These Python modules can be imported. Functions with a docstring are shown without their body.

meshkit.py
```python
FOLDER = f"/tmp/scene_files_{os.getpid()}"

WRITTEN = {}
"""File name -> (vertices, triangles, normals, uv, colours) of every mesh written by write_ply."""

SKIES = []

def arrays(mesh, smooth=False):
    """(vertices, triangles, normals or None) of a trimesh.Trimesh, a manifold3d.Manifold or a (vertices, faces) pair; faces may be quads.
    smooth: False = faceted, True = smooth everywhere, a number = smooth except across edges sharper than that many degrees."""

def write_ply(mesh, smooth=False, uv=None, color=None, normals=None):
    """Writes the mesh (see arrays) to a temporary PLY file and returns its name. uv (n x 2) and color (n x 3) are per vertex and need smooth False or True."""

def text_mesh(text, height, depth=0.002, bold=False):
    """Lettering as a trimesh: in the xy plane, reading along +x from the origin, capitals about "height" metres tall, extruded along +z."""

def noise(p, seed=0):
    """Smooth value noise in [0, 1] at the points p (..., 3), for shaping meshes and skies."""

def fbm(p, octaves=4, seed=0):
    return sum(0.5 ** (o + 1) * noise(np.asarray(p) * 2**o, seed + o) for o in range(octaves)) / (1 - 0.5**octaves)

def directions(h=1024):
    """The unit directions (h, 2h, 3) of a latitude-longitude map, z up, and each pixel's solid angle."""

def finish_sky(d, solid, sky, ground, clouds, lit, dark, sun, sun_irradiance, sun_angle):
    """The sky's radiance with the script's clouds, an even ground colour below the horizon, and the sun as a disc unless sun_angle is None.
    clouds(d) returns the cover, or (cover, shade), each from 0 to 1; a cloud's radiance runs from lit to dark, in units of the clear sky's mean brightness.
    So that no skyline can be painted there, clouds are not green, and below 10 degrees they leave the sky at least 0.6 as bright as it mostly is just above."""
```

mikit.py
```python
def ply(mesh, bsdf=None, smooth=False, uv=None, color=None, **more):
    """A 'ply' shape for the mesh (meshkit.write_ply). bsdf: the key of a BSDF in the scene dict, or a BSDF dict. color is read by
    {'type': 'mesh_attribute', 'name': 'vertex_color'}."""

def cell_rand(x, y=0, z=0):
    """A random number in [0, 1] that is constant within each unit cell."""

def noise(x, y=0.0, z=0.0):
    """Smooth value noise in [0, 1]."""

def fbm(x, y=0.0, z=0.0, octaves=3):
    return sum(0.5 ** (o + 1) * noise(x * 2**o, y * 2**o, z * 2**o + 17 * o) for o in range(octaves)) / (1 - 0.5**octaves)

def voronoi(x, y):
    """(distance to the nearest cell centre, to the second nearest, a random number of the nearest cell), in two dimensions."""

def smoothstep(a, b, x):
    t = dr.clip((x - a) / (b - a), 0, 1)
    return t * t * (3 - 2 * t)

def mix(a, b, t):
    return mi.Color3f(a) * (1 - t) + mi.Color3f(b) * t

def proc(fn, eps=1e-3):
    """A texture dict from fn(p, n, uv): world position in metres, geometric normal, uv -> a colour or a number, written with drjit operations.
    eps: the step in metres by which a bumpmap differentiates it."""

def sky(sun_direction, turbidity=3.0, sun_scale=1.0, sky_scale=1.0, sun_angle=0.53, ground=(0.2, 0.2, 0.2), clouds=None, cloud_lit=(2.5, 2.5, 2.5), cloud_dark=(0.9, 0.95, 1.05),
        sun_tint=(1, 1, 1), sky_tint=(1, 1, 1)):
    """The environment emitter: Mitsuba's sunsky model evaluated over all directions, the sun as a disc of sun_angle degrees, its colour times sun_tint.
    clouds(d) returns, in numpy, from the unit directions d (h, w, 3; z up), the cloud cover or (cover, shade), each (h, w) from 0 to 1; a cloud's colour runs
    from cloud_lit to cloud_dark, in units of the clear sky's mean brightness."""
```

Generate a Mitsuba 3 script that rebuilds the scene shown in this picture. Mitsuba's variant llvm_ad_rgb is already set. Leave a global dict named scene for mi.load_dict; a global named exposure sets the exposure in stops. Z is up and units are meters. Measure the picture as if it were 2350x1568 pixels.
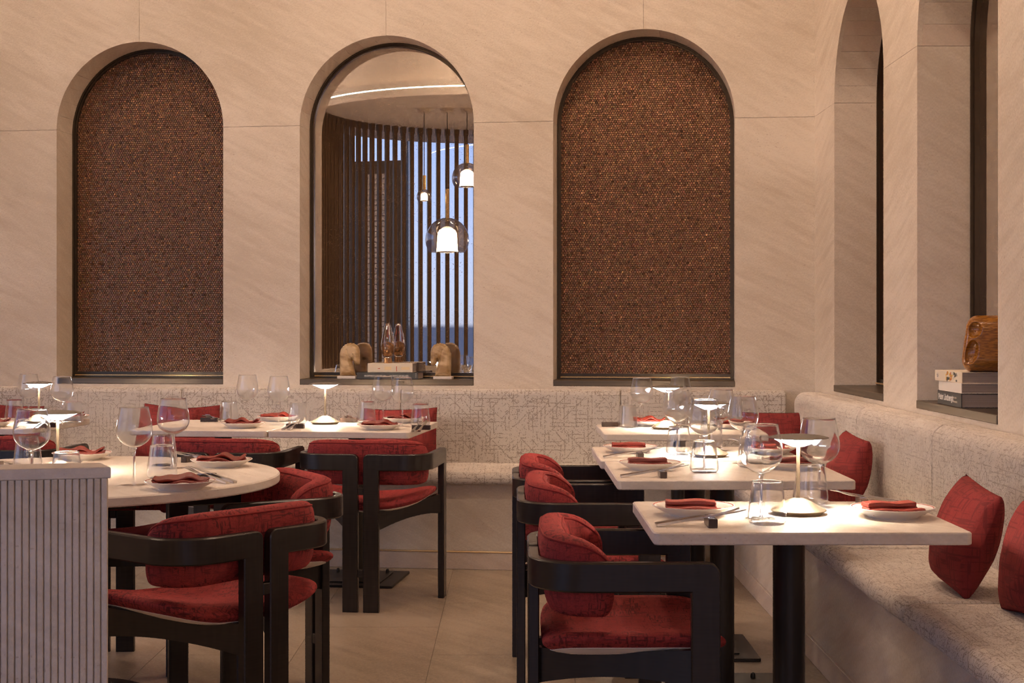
import math, random
import numpy as np, trimesh, shapely, manifold3d
import shapely.affinity as aff
from shapely.geometry import Polygon, Point, box as sbox, LineString
import drjit as dr
import mitsuba as mi, mikit, meshkit
from mikit import noise, fbm, voronoi, cell_rand, smoothstep, mix, proc

T = mi.ScalarTransform4f
scene, labels = {}, {}
rng = random.Random(7)
PI = math.pi

# ------------------------------------------------------------------ camera, sky, exposure
CAM_H = 1.24
scene['camera'] = {'type': 'perspective', 'fov': math.degrees(2 * math.atan(1175 / 3400)), 'fov_axis': 'x', 'near_clip': 0.05, 'far_clip': 200.0,
                   'principal_point_offset_y': 36 / 1568,
                   'to_world': T().look_at(origin=[0, 0, CAM_H], target=[0, 1, CAM_H], up=[0, 0, 1])}
exposure = 1.6
scene['sky'] = mikit.sky((-0.6, -0.5, 0.35), turbidity=3.0, sun_scale=0.0, sky_scale=1.35, ground=(0.80, 0.66, 0.52), sky_tint=(0.66, 0.76, 1.36))
WARM = (1.0, 0.72, 0.53)


def emit(c, k):
    return {'type': 'area', 'radiance': {'type': 'rgb', 'value': [x * k for x in c]}}


# ------------------------------------------------------------------ materials
def rgb(*c):
    return {'type': 'rgb', 'value': list(c)}


def princ(key, color, rough=0.5, **kw):
    col = color if isinstance(color, dict) else rgb(*color)
    scene[key] = {'type': 'twosided', 'bsdf': {'type': 'principled', 'base_color': col, 'roughness': rough, **kw}}


def stone_fn(lo, hi, vein, ax=(0.55, 0.2, 0.83)):
    def fn(p, n, uv):
        d = p.x * 0.7 + p.y * 0.5 + p.z * 1.25
        e = p.x * 1.1 - p.z * 0.8 + p.y * 0.6
        big = fbm(p.x * 1.3 + 3, p.y * 1.3, p.z * 1.3 + 1, 3)
        streak = fbm(d * 30 + 2.5 * big, e * 5.5, p.y * 3, 3)
        wisp = smoothstep(0.60, 0.74, fbm(d * 17 + 3 * big, e * 2.6, p.y * 2 + 5, 3))
        fine = 0.55 * noise(p.x * 150, p.y * 150, p.z * 150) + 0.45 * noise(p.x * 420, p.y * 420, p.z * 420)
        t = dr.clip(0.50 * big + 0.26 * streak + 0.24 * fine, 0, 1)
        c = mix(lo, hi, smoothstep(0.30, 0.70, t))
        c = mix(c, vein, 0.16 * wisp)
        pits = smoothstep(0.82, 0.9, noise(p.x * 160, p.y * 160, p.z * 160)) * smoothstep(0.5, 0.75, noise(p.x * 9, p.y * 9, p.z * 9))
        return mix(c, vein, 0.5 * pits)
    return fn


princ('mat_stone', proc(stone_fn((0.55, 0.475, 0.385), (0.715, 0.64, 0.545), (0.40, 0.31, 0.23))), 0.62)
princ('mat_stone_b', proc(stone_fn((0.55, 0.455, 0.37), (0.66, 0.565, 0.475), (0.40, 0.31, 0.23))), 0.62)
princ('mat_travertine', proc(stone_fn((0.60, 0.53, 0.455), (0.72, 0.65, 0.57), (0.36, 0.28, 0.2))), 0.42)
princ('mat_floor', proc(stone_fn((0.235, 0.188, 0.138), (0.325, 0.262, 0.197), (0.34, 0.27, 0.2))), 0.33)
princ('mat_floor_b', proc(stone_fn((0.222, 0.175, 0.13), (0.305, 0.245, 0.185), (0.34, 0.27, 0.2))), 0.33)
princ('mat_grout', (0.30, 0.24, 0.19), 0.8)
princ('mat_canopy', (0.80, 0.74, 0.66), 0.7)
princ('mat_plaster', (0.62, 0.54, 0.46), 0.8)
princ('mat_bronze', (0.075, 0.058, 0.042), 0.32, metallic=0.85)
princ('mat_bronze_sill', proc(lambda p, n, uv: mix((0.10, 0.082, 0.062), (0.17, 0.135, 0.095), noise(p.x * 4 + p.y * 4, p.z * 90))), 0.34, metallic=0.8)
princ('mat_brass', (0.78, 0.55, 0.26), 0.25, metallic=1.0)
princ('mat_brass_satin', (0.92, 0.72, 0.42), 0.42, metallic=0.9)
princ('mat_black_metal', (0.022, 0.018, 0.015), 0.38, metallic=0.35)
princ('mat_lamp_metal', (0.36, 0.31, 0.24), 0.42, metallic=0.8)
princ('mat_lamp_stem', (0.17, 0.135, 0.095), 0.5, metallic=0.6)
princ('mat_lamp_dark', (0.16, 0.14, 0.12), 0.45)
princ('mat_steel', (0.62, 0.60, 0.58), 0.18, metallic=1.0)
princ('mat_white', (0.80, 0.76, 0.70), 0.22)
princ('mat_redline', (0.34, 0.05, 0.03), 0.3)
princ('mat_cream_lining', (0.66, 0.6, 0.53), 0.8)


def wood_fn(p, n, uv):
    g = noise(p.x * 140 + p.y * 140, p.y * 20, p.z * 9) * 0.6 + 0.4 * noise(p.x * 30, p.y * 30, p.z * 260)
    return mix((0.009, 0.0065, 0.0055), (0.020, 0.0145, 0.012), g)


princ('mat_black_wood', proc(wood_fn), 0.30, specular=0.5)


def plane_ab(p, n):
    ax, ay, az = dr.abs(n.x), dr.abs(n.y), dr.abs(n.z)
    top = (az > ax) & (az > ay)
    a = dr.select(top, p.x, dr.select(ax > ay, p.y, p.x))
    b = dr.select(top, p.y, p.z)
    return a, b


def red_fn(p, n, uv):
    a, b = plane_ab(p, n)
    h = noise(a * 52, b * 330, 3.0) * 0.7 + noise(a * 120, b * 520, 5.0) * 0.3
    v = noise(a * 330, b * 52, 9.0) * 0.7 + noise(a * 520, b * 120, 1.0) * 0.3
    patch = fbm(a * 16, b * 16, 2.0, 3)
    s = dr.maximum(smoothstep(0.58, 0.74, h), smoothstep(0.58, 0.74, v)) * (0.42 + 0.58 * smoothstep(0.36, 0.60, patch))
    wv = 0.82 + 0.36 * cell_rand(a * 480, b * 480)
    return mix((0.235, 0.022, 0.022), (0.085, 0.005, 0.007), s) * wv


princ('mat_red', proc(red_fn), 0.85, sheen=0.4, sheen_tint=0.8)
princ('mat_piping', (0.22, 0.014, 0.014), 0.8)


def pillow_fn(p, n, uv):
    a, b = plane_ab(p, n)
    h = noise(a * 24, b * 260, 3.0)
    v = noise(a * 260, b * 24, 9.0)
    s = dr.maximum(smoothstep(0.62, 0.8, h), smoothstep(0.62, 0.8, v))
    return mix((0.19, 0.018, 0.018), (0.09, 0.007, 0.010), 0.6 * s) * (0.9 + 0.2 * cell_rand(a * 600, b * 600))


princ('mat_pillow', proc(pillow_fn), 0.85)


def satin_fn(p, n, uv):
    return mix((0.205, 0.022, 0.013), (0.13, 0.013, 0.009), noise(p.x * 900, p.y * 60, p.z * 400))


princ('mat_napkin', proc(satin_fn), 0.45, sheen=0.5)


def bench_pattern(p, n, scale, amount):
    a, b = plane_ab(p, n)
    a, b = a / scale, b / scale
    wa, wb = a + 0.006 * noise(a * 30, b * 30), b + 0.006 * noise(a * 30, b * 30, 7)
    la, lb = wa / 0.021, wb / 0.021
    ia, ib = dr.floor(la), dr.floor(lb)
    fa, fb = dr.abs(la - ia - 0.5), dr.abs(lb - ib - 0.5)
    va = smoothstep(0.17, 0.05, fa) * smoothstep(0.50, 0.62, noise(ia * 5.3, b * 17, 4))
    vb = smoothstep(0.17, 0.05, fb) * smoothstep(0.50, 0.62, noise(a * 17, ib * 7.7, 8))
    da, db = (wa + wb) / 0.055, (wa - wb) / 0.055
    fda, fdb = dr.abs(da - dr.floor(da) - 0.5), dr.abs(db - dr.floor(db) - 0.5)
    vd = smoothstep(0.08, 0.02, fda) * smoothstep(0.60, 0.68, noise(dr.floor(da) * 3.1, db * 0.45, 2))
    ve = smoothstep(0.08, 0.02, fdb) * smoothstep(0.60, 0.68, noise(da * 0.45, dr.floor(db) * 4.7, 6))
    near = dr.maximum(dr.maximum(va, vb), dr.maximum(vd, ve))
    blot = smoothstep(0.62, 0.75, noise(a * 60, b * 60, 11)) * 0.5
    r = cell_rand(a / 0.0042, b / 0.0042)
    dark = dr.select(r < 0.06 + 0.72 * amount * dr.maximum(near, blot * smoothstep(0.4, 0.6, noise(a * 9, b * 9))), 1.0, 0.0)
    weave = 0.93 + 0.14 * cell_rand(a * 400, b * 400, 5)
    return mix((0.52, 0.475, 0.425), (0.25, 0.205, 0.17), 0.8 * dark) * weave


princ('mat_bench', proc(lambda p, n, uv: bench_pattern(p, n, 1.0, 1.0)), 0.9)
princ('mat_bench_side', proc(lambda p, n, uv: bench_pattern(p, n, 0.72, 0.9)), 0.9)
princ('mat_dark_stone', proc(lambda p, n, uv: mix((0.035, 0.02, 0.016), (0.22, 0.16, 0.13), smoothstep(0.72, 0.8, fbm(p.x * 60, p.y * 60, p.z * 60, 3)))), 0.25)
scene['mat_thin_glass'] = {'type': 'thindielectric', 'int_ior': 1.5}
scene['mat_bowl_glass'] = {'type': 'thindielectric', 'int_ior': 1.85}
scene['mat_glass'] = {'type': 'dielectric', 'int_ior': 1.5}
scene['mat_smoke_glass'] = {'type': 'thindielectric', 'int_ior': 2.6, 'specular_transmittance': rgb(0.55, 0.47, 0.42)}
princ('mat_amber', proc(lambda p, n, uv: mix((0.17, 0.055, 0.005), (0.34, 0.135, 0.017), smoothstep(0.3, 0.75, fbm(p.x * 70, p.y * 70, p.z * 210, 3)))), 0.14, clearcoat=0.8, clearcoat_gloss=0.9)
princ('mat_amber_core', (0.50, 0.27, 0.12), 0.12, metallic=0.7)
princ('mat_onyx', proc(lambda p, n, uv: mix((0.30, 0.175, 0.065), (0.58, 0.42, 0.235), smoothstep(0.25, 0.7, fbm(p.x * 22 + p.z * 14, p.y * 22, p.z * 30, 3)))), 0.35)
princ('mat_black_cover', (0.016, 0.016, 0.018), 0.45)
princ('mat_cream_cover', (0.70, 0.61, 0.47), 0.5)
princ('mat_white_cover', (0.74, 0.69, 0.62), 0.5)
princ('mat_pages', proc(lambda p, n, uv: mix((0.30, 0.25, 0.22), (0.40, 0.345, 0.305), noise(0, 0, p.z * 900))), 0.9)
princ('mat_print_white', (0.78, 0.74, 0.70), 0.6)
princ('mat_print_red', (0.45, 0.1, 0.05), 0.6)
princ('mat_print_gold', (0.62, 0.38, 0.06), 0.6)
princ('mat_print_dark', (0.05, 0.05, 0.045), 0.6)
princ('mat_print_cream', (0.74, 0.58, 0.33), 0.5)
princ('mat_print_faint', (0.58, 0.52, 0.45), 0.6)
princ('mat_copper_bed', (0.11, 0.062, 0.036), 0.6)
scene['mat_copper'] = {'type': 'twosided', 'bsdf': {'type': 'principled', 'base_color': {'type': 'mesh_attribute', 'name': 'vertex_color'}, 'roughness': 0.40, 'metallic': 0.68}}


def spots(p, n, uv):
    q = smoothstep(0.70, 0.80, fbm(p.x * 210, p.y * 210, p.z * 210, 2)) * smoothstep(0.35, 0.7, noise(p.x * 7, p.y * 7, p.z * 7))
    return dr.clip(0.05 + 0.75 * q, 0, 1)


scene['mat_mirror'] = {'type': 'twosided', 'bsdf': {'type': 'blendbsdf', 'weight': proc(spots),
                       'bsdf_0': {'type': 'conductor', 'material': 'none', 'specular_reflectance': rgb(0.86, 0.82, 0.78)},
                       'bsdf_1': {'type': 'diffuse', 'reflectance': rgb(0.16, 0.11, 0.07)}}}


# ------------------------------------------------------------------ mesh helpers
def cat(*ms):
    return trimesh.util.concatenate([m for m in ms])


def cbox(x0, x1, y0, y1, z0, z1, c=0.002):
    """A box with chamfered edges."""
    c = min(c, (x1 - x0) / 2.01, (y1 - y0) / 2.01, (z1 - z0) / 2.01)
    pts = []
    for k in range(3):
        d = [c, c, c]
        d[k] = 0
        for x in (x0 + d[0], x1 - d[0]):
            for y in (y0 + d[1], y1 - d[1]):
                for z in (z0 + d[2], z1 - d[2]):
                    pts.append((x, y, z))
    return trimesh.convex.convex_hull(np.array(pts))


def pbox(x0, x1, y0, y1, z0, z1):
    m = trimesh.creation.box((x1 - x0, y1 - y0, z1 - z0))
    m.apply_translation(((x0 + x1) / 2, (y0 + y1) / 2, (z0 + z1) / 2))
    return m


def rbox(x0, x1, y0, y1, z0, z1, r, seg=20):
    """A box with round edges."""
    s = manifold3d.Manifold.sphere(r, seg)
    ms = [s.translate((x, y, z)) for x in (x0 + r, x1 - r) for y in (y0 + r, y1 - r) for z in (z0 + r, z1 - r)]
    m = manifold3d.Manifold.batch_hull(ms).to_mesh()
    return trimesh.Trimesh(m.vert_properties[:, :3], m.tri_verts, process=False)


def grid_mesh(P, wrap_u=False, wrap_v=False):
    """A mesh of the points P (nu, nv, 3)."""
    nu, nv = P.shape[:2]
    iu = np.arange(nu if wrap_u else nu - 1)
    iv = np.arange(nv if wrap_v else nv - 1)
    a, b = np.meshgrid(iu, iv, indexing='ij')
    a2, b2 = (a + 1) % nu, (b + 1) % nv
    q = np.stack([a * nv + b, a2 * nv + b, a2 * nv + b2, a * nv + b2], -1).reshape(-1, 4)
    f = np.vstack([q[:, [0, 1, 2]], q[:, [0, 2, 3]]])
    return trimesh.Trimesh(P.reshape(-1, 3), f, process=False)


def outward(m):
    m = trimesh.Trimesh(m.vertices, m.faces, process=True)
    m.update_faces(m.nondegenerate_faces())
    if m.volume < 0:
        m.invert()
    return m


def lathe(profile, n=48, close=False):
    """Revolves (r, z) points around z."""
    pr = np.array(profile, float)
    th = np.arange(n) * 2 * PI / n
    P = np.stack([pr[:, None, 0] * np.cos(th), pr[:, None, 0] * np.sin(th), np.repeat(pr[:, 1:2], n, 1)], -1)
    m = grid_mesh(P, wrap_u=close, wrap_v=True)
    m = trimesh.Trimesh(m.vertices, m.faces, process=True)
    m.update_faces(m.nondegenerate_faces())
    return m


def solid_lathe(profile, n=48):
    return outward(lathe(profile, n))


def tube(path, r, n=8, caps=True, closed=False):
    p = np.array(path, float)
    if closed:
        t = np.roll(p, -1, 0) - np.roll(p, 1, 0)
    else:
        t = np.gradient(p, axis=0)
    t /= np.linalg.norm(t, axis=1, keepdims=True) + 1e-12
    up = np.array([0, 0, 1.0]) if abs(t[:, 2]).mean() < 0.8 else np.array([1.0, 0, 0])
    a = np.cross(t, up)
    a /= np.linalg.norm(a, axis=1, keepdims=True) + 1e-12
    b = np.cross(t, a)
    th = np.arange(n) * 2 * PI / n
    rr = np.broadcast_to(np.asarray(r, float), (len(p),))
    P = p[:, None] + rr[:, None, None] * (np.cos(th)[None, :, None] * a[:, None] + np.sin(th)[None, :, None] * b[:, None])
    if caps and not closed:
        P = np.concatenate([np.repeat(p[:1, None], n, 1), P, np.repeat(p[-1:, None], n, 1)], 0)
    m = grid_mesh(P, wrap_u=closed, wrap_v=True)
    return outward(m)


def extrude(poly, h, axis='z', at=0.0):
    """Extrudes a shapely polygon: 'z' = (x,y) plane upward, 'y' = (x,z) plane along +y, 'x' = (y,z) plane along +x."""
    gs = getattr(poly, 'geoms', [poly])
    m = cat(*[trimesh.creation.extrude_polygon(g, h, engine='earcut') for g in gs if g.area > 1e-9])
    v = np.array(m.vertices)
    if axis == 'z':
        w = v + [0, 0, at]
    elif axis == 'y':
        w = np.stack([v[:, 0], v[:, 2] + at, v[:, 1]], 1)
    else:
        w = np.stack([v[:, 2] + at, v[:, 0], v[:, 1]], 1)
    f = m.faces[:, ::-1] if axis == 'y' else m.faces
    return trimesh.Trimesh(w, f, process=False)


def bevel_slab(poly, z0, z1, b):
    """A horizontal slab of the polygon with chamfered rims (convex outlines)."""
    o = np.array(poly.exterior.coords)[:-1]
    i = np.array(poly.buffer(-b, join_style=2).exterior.coords)[:-1]
    pts = [np.c_[i, np.full(len(i), z)] for z in (z0, z1)] + [np.c_[o, np.full(len(o), z)] for z in (z0 + b, z1 - b)]
    return trimesh.convex.convex_hull(np.vstack(pts))


def rrect(x0, x1, y0, y1, r, n=6):
    return sbox(x0 + r, y0 + r, x1 - r, y1 - r).buffer(r, quad_segs=n)


# ------------------------------------------------------------------ scene bookkeeping
def fresh(base):
    if not any(k == base or k.startswith(base + '__') for k in scene):
        return base
    i = 1
    while any(k == f'{base}_{i:03d}' or k.startswith(f'{base}_{i:03d}__') for k in scene):
        i += 1
    return f'{base}_{i:03d}'


_used = {}


def numbered(base):
    n = _used.get(base, 0)
    _used[base] = n + 1
    return base if n == 0 else f'{base}_{n:03d}'


def thing(name, label=None, cat_=None, group=None, kind=None):
    key = numbered(name)
    d = {}
    if label:
        d['label'] = label
    if cat_:
        d['category'] = cat_
    if group:
        d['group'] = group
    if kind:
        d['kind'] = kind
    labels[key] = d
    return key


def part(parent, name, shape, tf=None, label=None, kind=None):
    key = numbered(f'{parent}__{name}')
    scene[key] = dict(shape) if tf is None else {**shape, 'to_world': tf}
    if label or kind:
        labels[key] = {k: v for k, v in (('label', label), ('kind', kind)) if v}
    return key


def place(parent, proto, tf):
    """Adds every part of a prototype under the thing. proto: list of (name, ply dict[, label]); 'a/b' is a sub-part of the last a."""
    last = {}
    for it in proto:
        nm = it[0]
        if '/' in nm:
            a, b = nm.split('/')
            k = part(last[a], b, it[1], tf, it[2] if len(it) > 2 else None)
        else:
            k = part(parent, nm, it[1], tf, it[2] if len(it) > 2 else None)
            last[nm] = k


def solo(name, shape, tf, label, cat_, group=None, kind=None):
    key = thing(name, label, cat_, group, kind)
    scene[key] = dict(shape) if tf is None else {**shape, 'to_world': tf}
    return key


def pose(x, y, z=0.0, ang=0.0):
    return T().translate([x, y, z]).rotate([0, 0, 1], ang)


def facing(fx, fy):
    """Turn about z that takes the local +y to (fx, fy), in degrees."""
    return math.degrees(math.atan2(fy, fx)) - 90


# ------------------------------------------------------------------ the shell of the room
A = math.radians(7.3)
CT, ST = math.cos(A), math.sin(A)
W0Y = 8.10                      # the back wall passes x = 0 here
XR = 1.613                      # the side wall
CEIL = 4.10


def WP(s, d=0.0):
    """Plan point in the back wall's frame: s along the wall, d into the wall (negative: into the room)."""
    return (s * CT + d * ST, W0Y - s * ST + d * CT)


BACK = T().translate([0, W0Y, 0]).rotate([0, 0, 1], -math.degrees(A))
SIDE = T().translate([XR, 0, 0]).rotate([0, 0, 1], -90)     # local x = -y, local y = +x
BACK_DEG = -math.degrees(A)

# floor of stone tiles
FX0, FX1, FY0, FY1 = -5.2, 1.62, -3.6, 8.75
fl = 'floor'
part(fl, 'bed', mikit.ply(pbox(FX0, 1.9, FY0, 8.95, -0.12, -0.004), 'mat_grout'))
labels[fl] = {'label': 'honed beige stone floor of large tiles', 'kind': 'structure'}
tiles = {}
TW, TL = 0.52, 1.04
tile_ply = {}
for i in range(-9, 5):
    for j in range(-5, 11):
        x0 = -0.30 + i * TW
        y0 = 0.38 + j * TL + (0.52 if i % 2 else 0.0)
        x1, y1 = min(x0 + TW, 1.86), min(y0 + TL, 8.9)
        x0, y0 = max(x0, FX0), max(y0, FY0)
        if x1 - x0 < 0.03 or y1 - y0 < 0.03:
            continue
        g = 0.0009
        m = pbox(x0 + g, x1 - g, y0 + g, y1 - g, -0.004, 0.0)
        part(fl, 'tile', mikit.ply(m, 'mat_floor' if rng.random() < 0.6 else 'mat_floor_b'))

NR = 0.49
Z_SPRING, Z_SILL_B, Z_SILL_T = 2.355, 0.912, 0.944
DEPTH = 0.25


def arch_poly(c, r=NR, z0=Z_SILL_B, zs=Z_SPRING, n=24):
    th = np.linspace(0, PI, 2 * n + 1)
    return Polygon([(c - r, z0), (c + r, z0)] + [(c + r * math.cos(t), zs + r * math.sin(t)) for t in th])


def build_wall(name, tf, s0, s1, niches, cuts, label):
    """Backing with niches, stone slabs as parts, reveal blocks as parts."""
    labels[name] = {'label': label, 'kind': 'structure'}
    holes = shapely.union_all([arch_poly(c, NR) for c in niches])
    whole = sbox(s0, -0.1, s1, CEIL + 0.1)
    back = whole.difference(shapely.union_all([arch_poly(c, NR + 0.03) for c in niches]))
    part(name, 'backing', mikit.ply(extrude(back, DEPTH - 0.02, 'y', 0.02), 'mat_grout'), tf)
    part(name, 'backing', mikit.ply(pbox(s0, s1, DEPTH + 0.012, DEPTH + 0.06, -0.1, CEIL + 0.1), 'mat_grout'), tf)
    g = 0.0007
    for k, (a, b, z0, z1) in enumerate(cuts):
        pl = sbox(a + g, z0 + g, b - g, z1 - g).difference(holes)
        part(name, 'slab', mikit.ply(extrude(pl, 0.02, 'y', 0.0), 'mat_stone'), tf)
    for c in niches:
        for sgn in (-1, 1):
            for z0, z1 in ((Z_SILL_B, Z_SPRING),):
                x = sorted((c + sgn * NR, c + sgn * (NR + 0.028)))
                part(name, 'reveal_block', mikit.ply(pbox(x[0], x[1], 0.0200, DEPTH + 0.01, z0 + g, z1 - g), 'mat_stone'), tf)
        nb = 18
        for i in range(nb):
            t0, t1 = PI * i / nb + 0.0008, PI * (i + 1) / nb - 0.0008
            th = np.linspace(t0, t1, 5)
            pts = [(c + NR * math.cos(t), Z_SPRING + NR * math.sin(t)) for t in th] + [(c + (NR + 0.028) * math.cos(t), Z_SPRING + (NR + 0.028) * math.sin(t)) for t in th[::-1]]
            part(name, 'arch_block', mikit.ply(extrude(Polygon(pts), DEPTH + 0.01 - 0.0202, 'y', 0.0202), ('mat_stone', 'mat_stone', 'mat_stone_b')[rng.randrange(3)], smooth=30), tf)


NB = (-2.123, -0.702, 0.716)
BS0, BS1 = -5.4, 1.632
xs = [BS0, -3.55, NB[0], NB[1], NB[2], BS1]
mids = [(NB[0] + NB[1]) / 2, (NB[1] + NB[2]) / 2]
cuts = []
lo = [BS0, -3.55, NB[0] , NB[1], NB[2], BS1]
for a, b in zip(lo[:-1], lo[1:]):
    cuts.append((a, b, Z_SPRING, CEIL))
for a, b in ((BS0, -3.55), (-3.55, NB[0]), (NB[0], NB[1]), (NB[1], NB[2]), (NB[2], BS1)):
    cuts.append((a, b, -0.05, Z_SPRING))
build_wall('wall_back', BACK, BS0, BS1, NB, cuts, 'beige stone wall with three arched niches above the back bench')

NS = (-6.924, -5.408)          # side wall: s = -y
SS0, SS1 = -7.90, 3.6
sc = [SS0, NS[0], NS[1], -4.0, -2.0, 0.0, 2.0, SS1]
cuts = [(a, b, Z_SPRING, CEIL) for a, b in zip(sc[:-1], sc[1:])] + [(a, b, -0.05, Z_SPRING) for a, b in zip(sc[:-1], sc[1:])]
build_wall('wall_right', SIDE, SS0, SS1, NS, cuts, 'beige stone side wall with two arched niches')

# walls outside the frame: a glazed wall behind the slatted screen, a wall beside the viewer, a wide window behind the viewer
def flat(p0, p1, z0, z1):
    return grid_mesh(np.array([[[*p0, z0], [*p0, z1]], [[*p1, z0], [*p1, z1]]], float))


BAY_Y, BAY_X = 1.42, -1.25
labels['wall_left'] = {'label': 'plain plastered wall beyond the round table', 'kind': 'structure'}
part('wall_left', 'panel', mikit.ply(cat(pbox(-5.3, -5.2, BAY_Y, 8.9, -0.1, 0.3), pbox(-5.3, -5.2, BAY_Y, 8.9, 3.2, CEIL + 0.1), pbox(-5.3, -5.2, 6.2, 8.9, 0.3, 3.2)), 'mat_plaster'))
labels['wall_bay'] = {'label': 'glazed wall line behind the slatted screen', 'kind': 'structure'}
part('wall_bay', 'panel', mikit.ply(cat(pbox(-5.3, BAY_X, BAY_Y - 0.1, BAY_Y, -0.1, 0.1), pbox(-5.3, BAY_X, BAY_Y - 0.1, BAY_Y, 3.98, CEIL + 0.1), pbox(BAY_X, BAY_X + 0.1, -3.7, BAY_Y, -0.1, CEIL + 0.1)), 'mat_plaster'))
labels['wall_rear'] = {'label': 'plain wall with a wide window behind the viewer', 'kind': 'structure'}
part('wall_rear', 'panel', mikit.ply(cat(pbox(BAY_X, 1.7, -3.7, -3.6, -0.1, 0.4), pbox(BAY_X, 1.7, -3.7, -3.6, 3.0, CEIL + 0.1)), 'mat_plaster'))
labels['window_1'] = {'label': 'glazing behind the slatted screen', 'kind': 'structure'}
part('window_1', 'pane', mikit.ply(flat((-5.2, BAY_Y - 0.05), (BAY_X, BAY_Y - 0.05), 0.1, 3.98), 'mat_thin_glass'))
for x in (-4.6, -3.64, -3.0, -1.6):
    part('window_1', 'mullion', mikit.ply(cbox(x - 0.03, x + 0.03, BAY_Y - 0.09, BAY_Y - 0.01, 0.1, 3.98), 'mat_bronze'))
labels['window_2'] = {'label': 'wide window behind the viewer', 'kind': 'structure'}
part('window_2', 'pane', mikit.ply(flat((BAY_X + 0.1, -3.65), (1.61, -3.65), 0.4, 3.0), 'mat_thin_glass'))
labels['window_3'] = {'label': 'window of the outer wall beyond the round table', 'kind': 'structure'}
part('window_3', 'pane', mikit.ply(flat((-5.25, BAY_Y), (-5.25, 6.2), 0.3, 3.2), 'mat_thin_glass'))
labels['door_1'] = {'label': 'dark door behind the slatted screen, seen in the mirror', 'kind': 'structure'}
part('door_1', 'leaf', mikit.ply(cbox(-3.60, -3.04, BAY_Y - 0.16, BAY_Y - 0.11, 0.0, 3.02), 'mat_black_metal'))
for q in range(48):
    part('door_1', 'glazed_brick', mikit.ply(cbox(-3.46, -3.24, BAY_Y - 0.105, BAY_Y - 0.095, 0.15 + q * 0.057, 0.15 + q * 0.057 + 0.050, 0.003), 'mat_white'))
labels['ceiling'] = {'label': 'pale plaster ceiling', 'kind': 'structure'}
part('ceiling', 'slab', mikit.ply(pbox(-5.3, 2.0, -3.7, 9.0, CEIL, CEIL + 0.12), 'mat_plaster'))

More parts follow.
